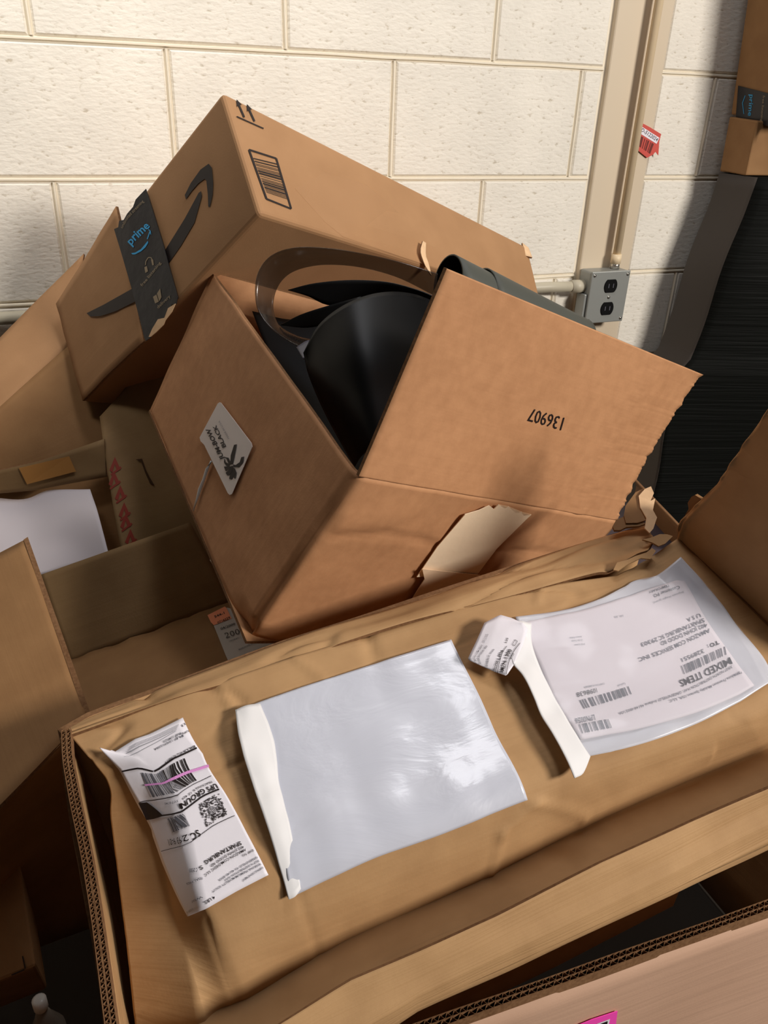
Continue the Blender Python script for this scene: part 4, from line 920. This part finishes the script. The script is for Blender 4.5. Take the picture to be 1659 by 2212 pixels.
# ================================================================== carton H at far left under the leaning one
rh = root('cardboard_box', at(60, 850, 1.3) - [0, 0, .2], 'plain tan carton at the left edge tucked under the leaning carton', 'box')
h1, h2, h3, h4 = at(181, 547, 1.335), at(-120, 850, 1.24), at(-120, 985, 1.16), at(150, 745, 1.262)
h5, h6 = at(240, 975, 1.255), at(-120, 1095, 1.20)
h1b, h4b = at(260, 600, 1.37), at(300, 800, 1.30)
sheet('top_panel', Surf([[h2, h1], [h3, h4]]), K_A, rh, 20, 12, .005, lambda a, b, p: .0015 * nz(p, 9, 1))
sheet('side_panel', Surf([[h3, h4, h4b], [h6, h5, at(330, 880, 1.29)]]), K_D, rh, 24, 12, .005, lambda a, b, p: .002 * nz(p, 9, 1))  # darker kraft than the lit top panel: side shade put into colour
# ================================================================== dark cartons at bottom left
rn = root('cardboard_box', at(30, 2000, 1.0) - [0, 0, .2], 'dark brown carton with printed corner marks at the lower left', 'box')
n0, n1, n2, n3 = at(-150, 1760, 1.02), at(28, 1770, 1.0), at(78, 2088, .93), at(-150, 2180, .95)
S_n = quad(n0, n1, n2, n3); dp = np.array([.0, .12, -.22])
hexa('body', [n0, n1, n2, n3, n0 + dp, n1 + dp + [-.02, 0, 0], n2 + dp + [-.02, 0, 0], n3 + dp], K_D, rn, .004)
mk = Marks()
for L in (((0, 1982), (22, 1972)), ((22, 1972), (28, 1998)), ((50, 2065), (56, 2092)), ((26, 2106), (54, 2094))): mk.line(S_n, L[0], (L[1][0], L[1][1]), 3, INK, .001)
mk.build('printed_marks', rn)
rs = root('plastic_bottle', at(90, 2190, .9) - [0, 0, .06], 'small clear plastic bottle with shiny cap in the dark lower left corner', 'bottle')
c0 = at(90, 2180, .9)
tube('cap', [c0 + [0, 0, 0], c0 + [0, 0, .004], c0 + [0, 0, .018], c0 + [0, 0, .020]], [.006, .008, .008, .005], flat('white_cap', (215, 212, 205), .25), rs, 16)
tube('body', [c0 - [0, 0, .12], c0 - [0, 0, .11], c0 - [0, 0, .04], c0 - [0, 0, .015], c0], [.018, .020, .020, .010, .006], flat('cloudy_plastic', (120, 112, 102), .3), rs, 18)
# ================================================================== wrapped pallet and cartons on the right
rw = root('wrapped_pallet', (1.6, -.3, 0), 'tall pallet load wrapped in black stretch film beside the column', 'pallet')
wl_t, wl_b = onplane(1556, 368, np.array([0, 1., 0]), -.05), onplane(1418, 760, np.array([0, 1., 0]), -.05)
def wx(z): f = (z - wl_b[2]) / (wl_t[2] - wl_b[2]); return wl_b[0] * (1 - f) + wl_t[0] * f if z > wl_b[2] else wl_b[0] - .02
zt = 1.235
def prof(z, y):
    bulge = .012 * noise.noise(Vector((z * 6, y * 4, 2)))
    return wx(z) + bulge
V, fs, fm = [], [], []
zs = [i * zt / 48 for i in range(49)]; ys = [-.05, -.07, -.09, -.11, -.13, -.145, -.155]
xr = [0, .02, .1, .2, .35, .55, .8]
ring = []
for z in zs:
    c = []
    for y in ys: c.append((prof(z, y) + .05 * (abs(y) - .05), y, z))
    for x in xr[1:]: c.append((prof(z, -.155) + x, -.16 - .01 * math.sin(z * 7 + x * 4) - (.30 * x), z))
    ring.append(c)
n = len(ring[0])
for c in ring: V += c
for i in range(len(zs) - 1):
    for k in range(n - 1):
        fs.append((i * n + k, i * n + k + 1, (i + 1) * n + k + 1, (i + 1) * n + k)); fm.append(1 if k < 6 else 0)
top = len(V); V.append((2.2, -.05, zt)); 
fs.append(tuple([(len(zs) - 1) * n + k for k in range(n)] + [top])); fm.append(0)
wp = mesh('stretch_wrap', V, fs, [WRAP, WRAPG], rw, fm, None, True)
bm = bmesh.new(); bm.from_mesh(wp.data); bmesh.ops.recalc_face_normals(bm, faces=bm.faces[:]); bm.to_mesh(wp.data); bm.free()
# cartons on top
def upright(name, px, ztop, zbot, yb, depth, width, mat, label, group=None):
    pass
small = root('cardboard_box', (1.5, -.2, zt), 'small brown carton on top of the black wrapped pallet, below a taped carton', 'box')
s0, s1 = onplane(1582, 256, np.array([0, 1., 0]), -.06), onplane(1556, 368, np.array([0, 1., 0]), -.06)
xl, zt2 = 1.437, 1.355
hexa('body', [(1.395, -.04, 1.237), (1.388, -.125, 1.236), (1.9, -.20, 1.236), (1.9, -.04, 1.237), (1.390, -.04, 1.345), (1.386, -.125, 1.340), (1.9, -.20, 1.340), (1.9, -.04, 1.345)], K_D, small, .003)
up_ = root('cardboard_box', (1.6, -.15, 1.36), 'upper tan carton with black tape at the top right corner', 'box')
hexa('body', [(1.402, -.03, 1.349), (1.402, -.20, 1.349), (1.95, -.22, 1.349), (1.95, -.03, 1.349), (1.362, -.03, 1.75), (1.362, -.20, 1.75), (1.95, -.22, 1.75), (1.95, -.03, 1.75)], K_D, up_, .003)
S_u = quad((1.362, -.03, 1.75), (1.362, -.20, 1.75), (1.402, -.20, 1.343), (1.402, -.03, 1.348))
bt = patch('packing_tape', S_u, [(1596, 185), (1640, 196), (1700, 212), (1690, 290), (1659, 272), (1591, 252)], BLACKT, up_, .002, .001, 'black printed tape')
mk = Marks(); mk.text(S_u, 'prime', (1622, 204), (1618, 250), 9, BLUE, h=.0027, bold=.01)
mk.line(S_u, (1612, 206), (1606, 222), 1.3, BLUE, .0027); mk.line(S_u, (1606, 222), (1609, 246), 1.3, BLUE, .0027)
mk.text(S_u, 'free listening', (1650, 206), (1645, 262), 5, TT, h=.0027); mk.build('printing', bt)
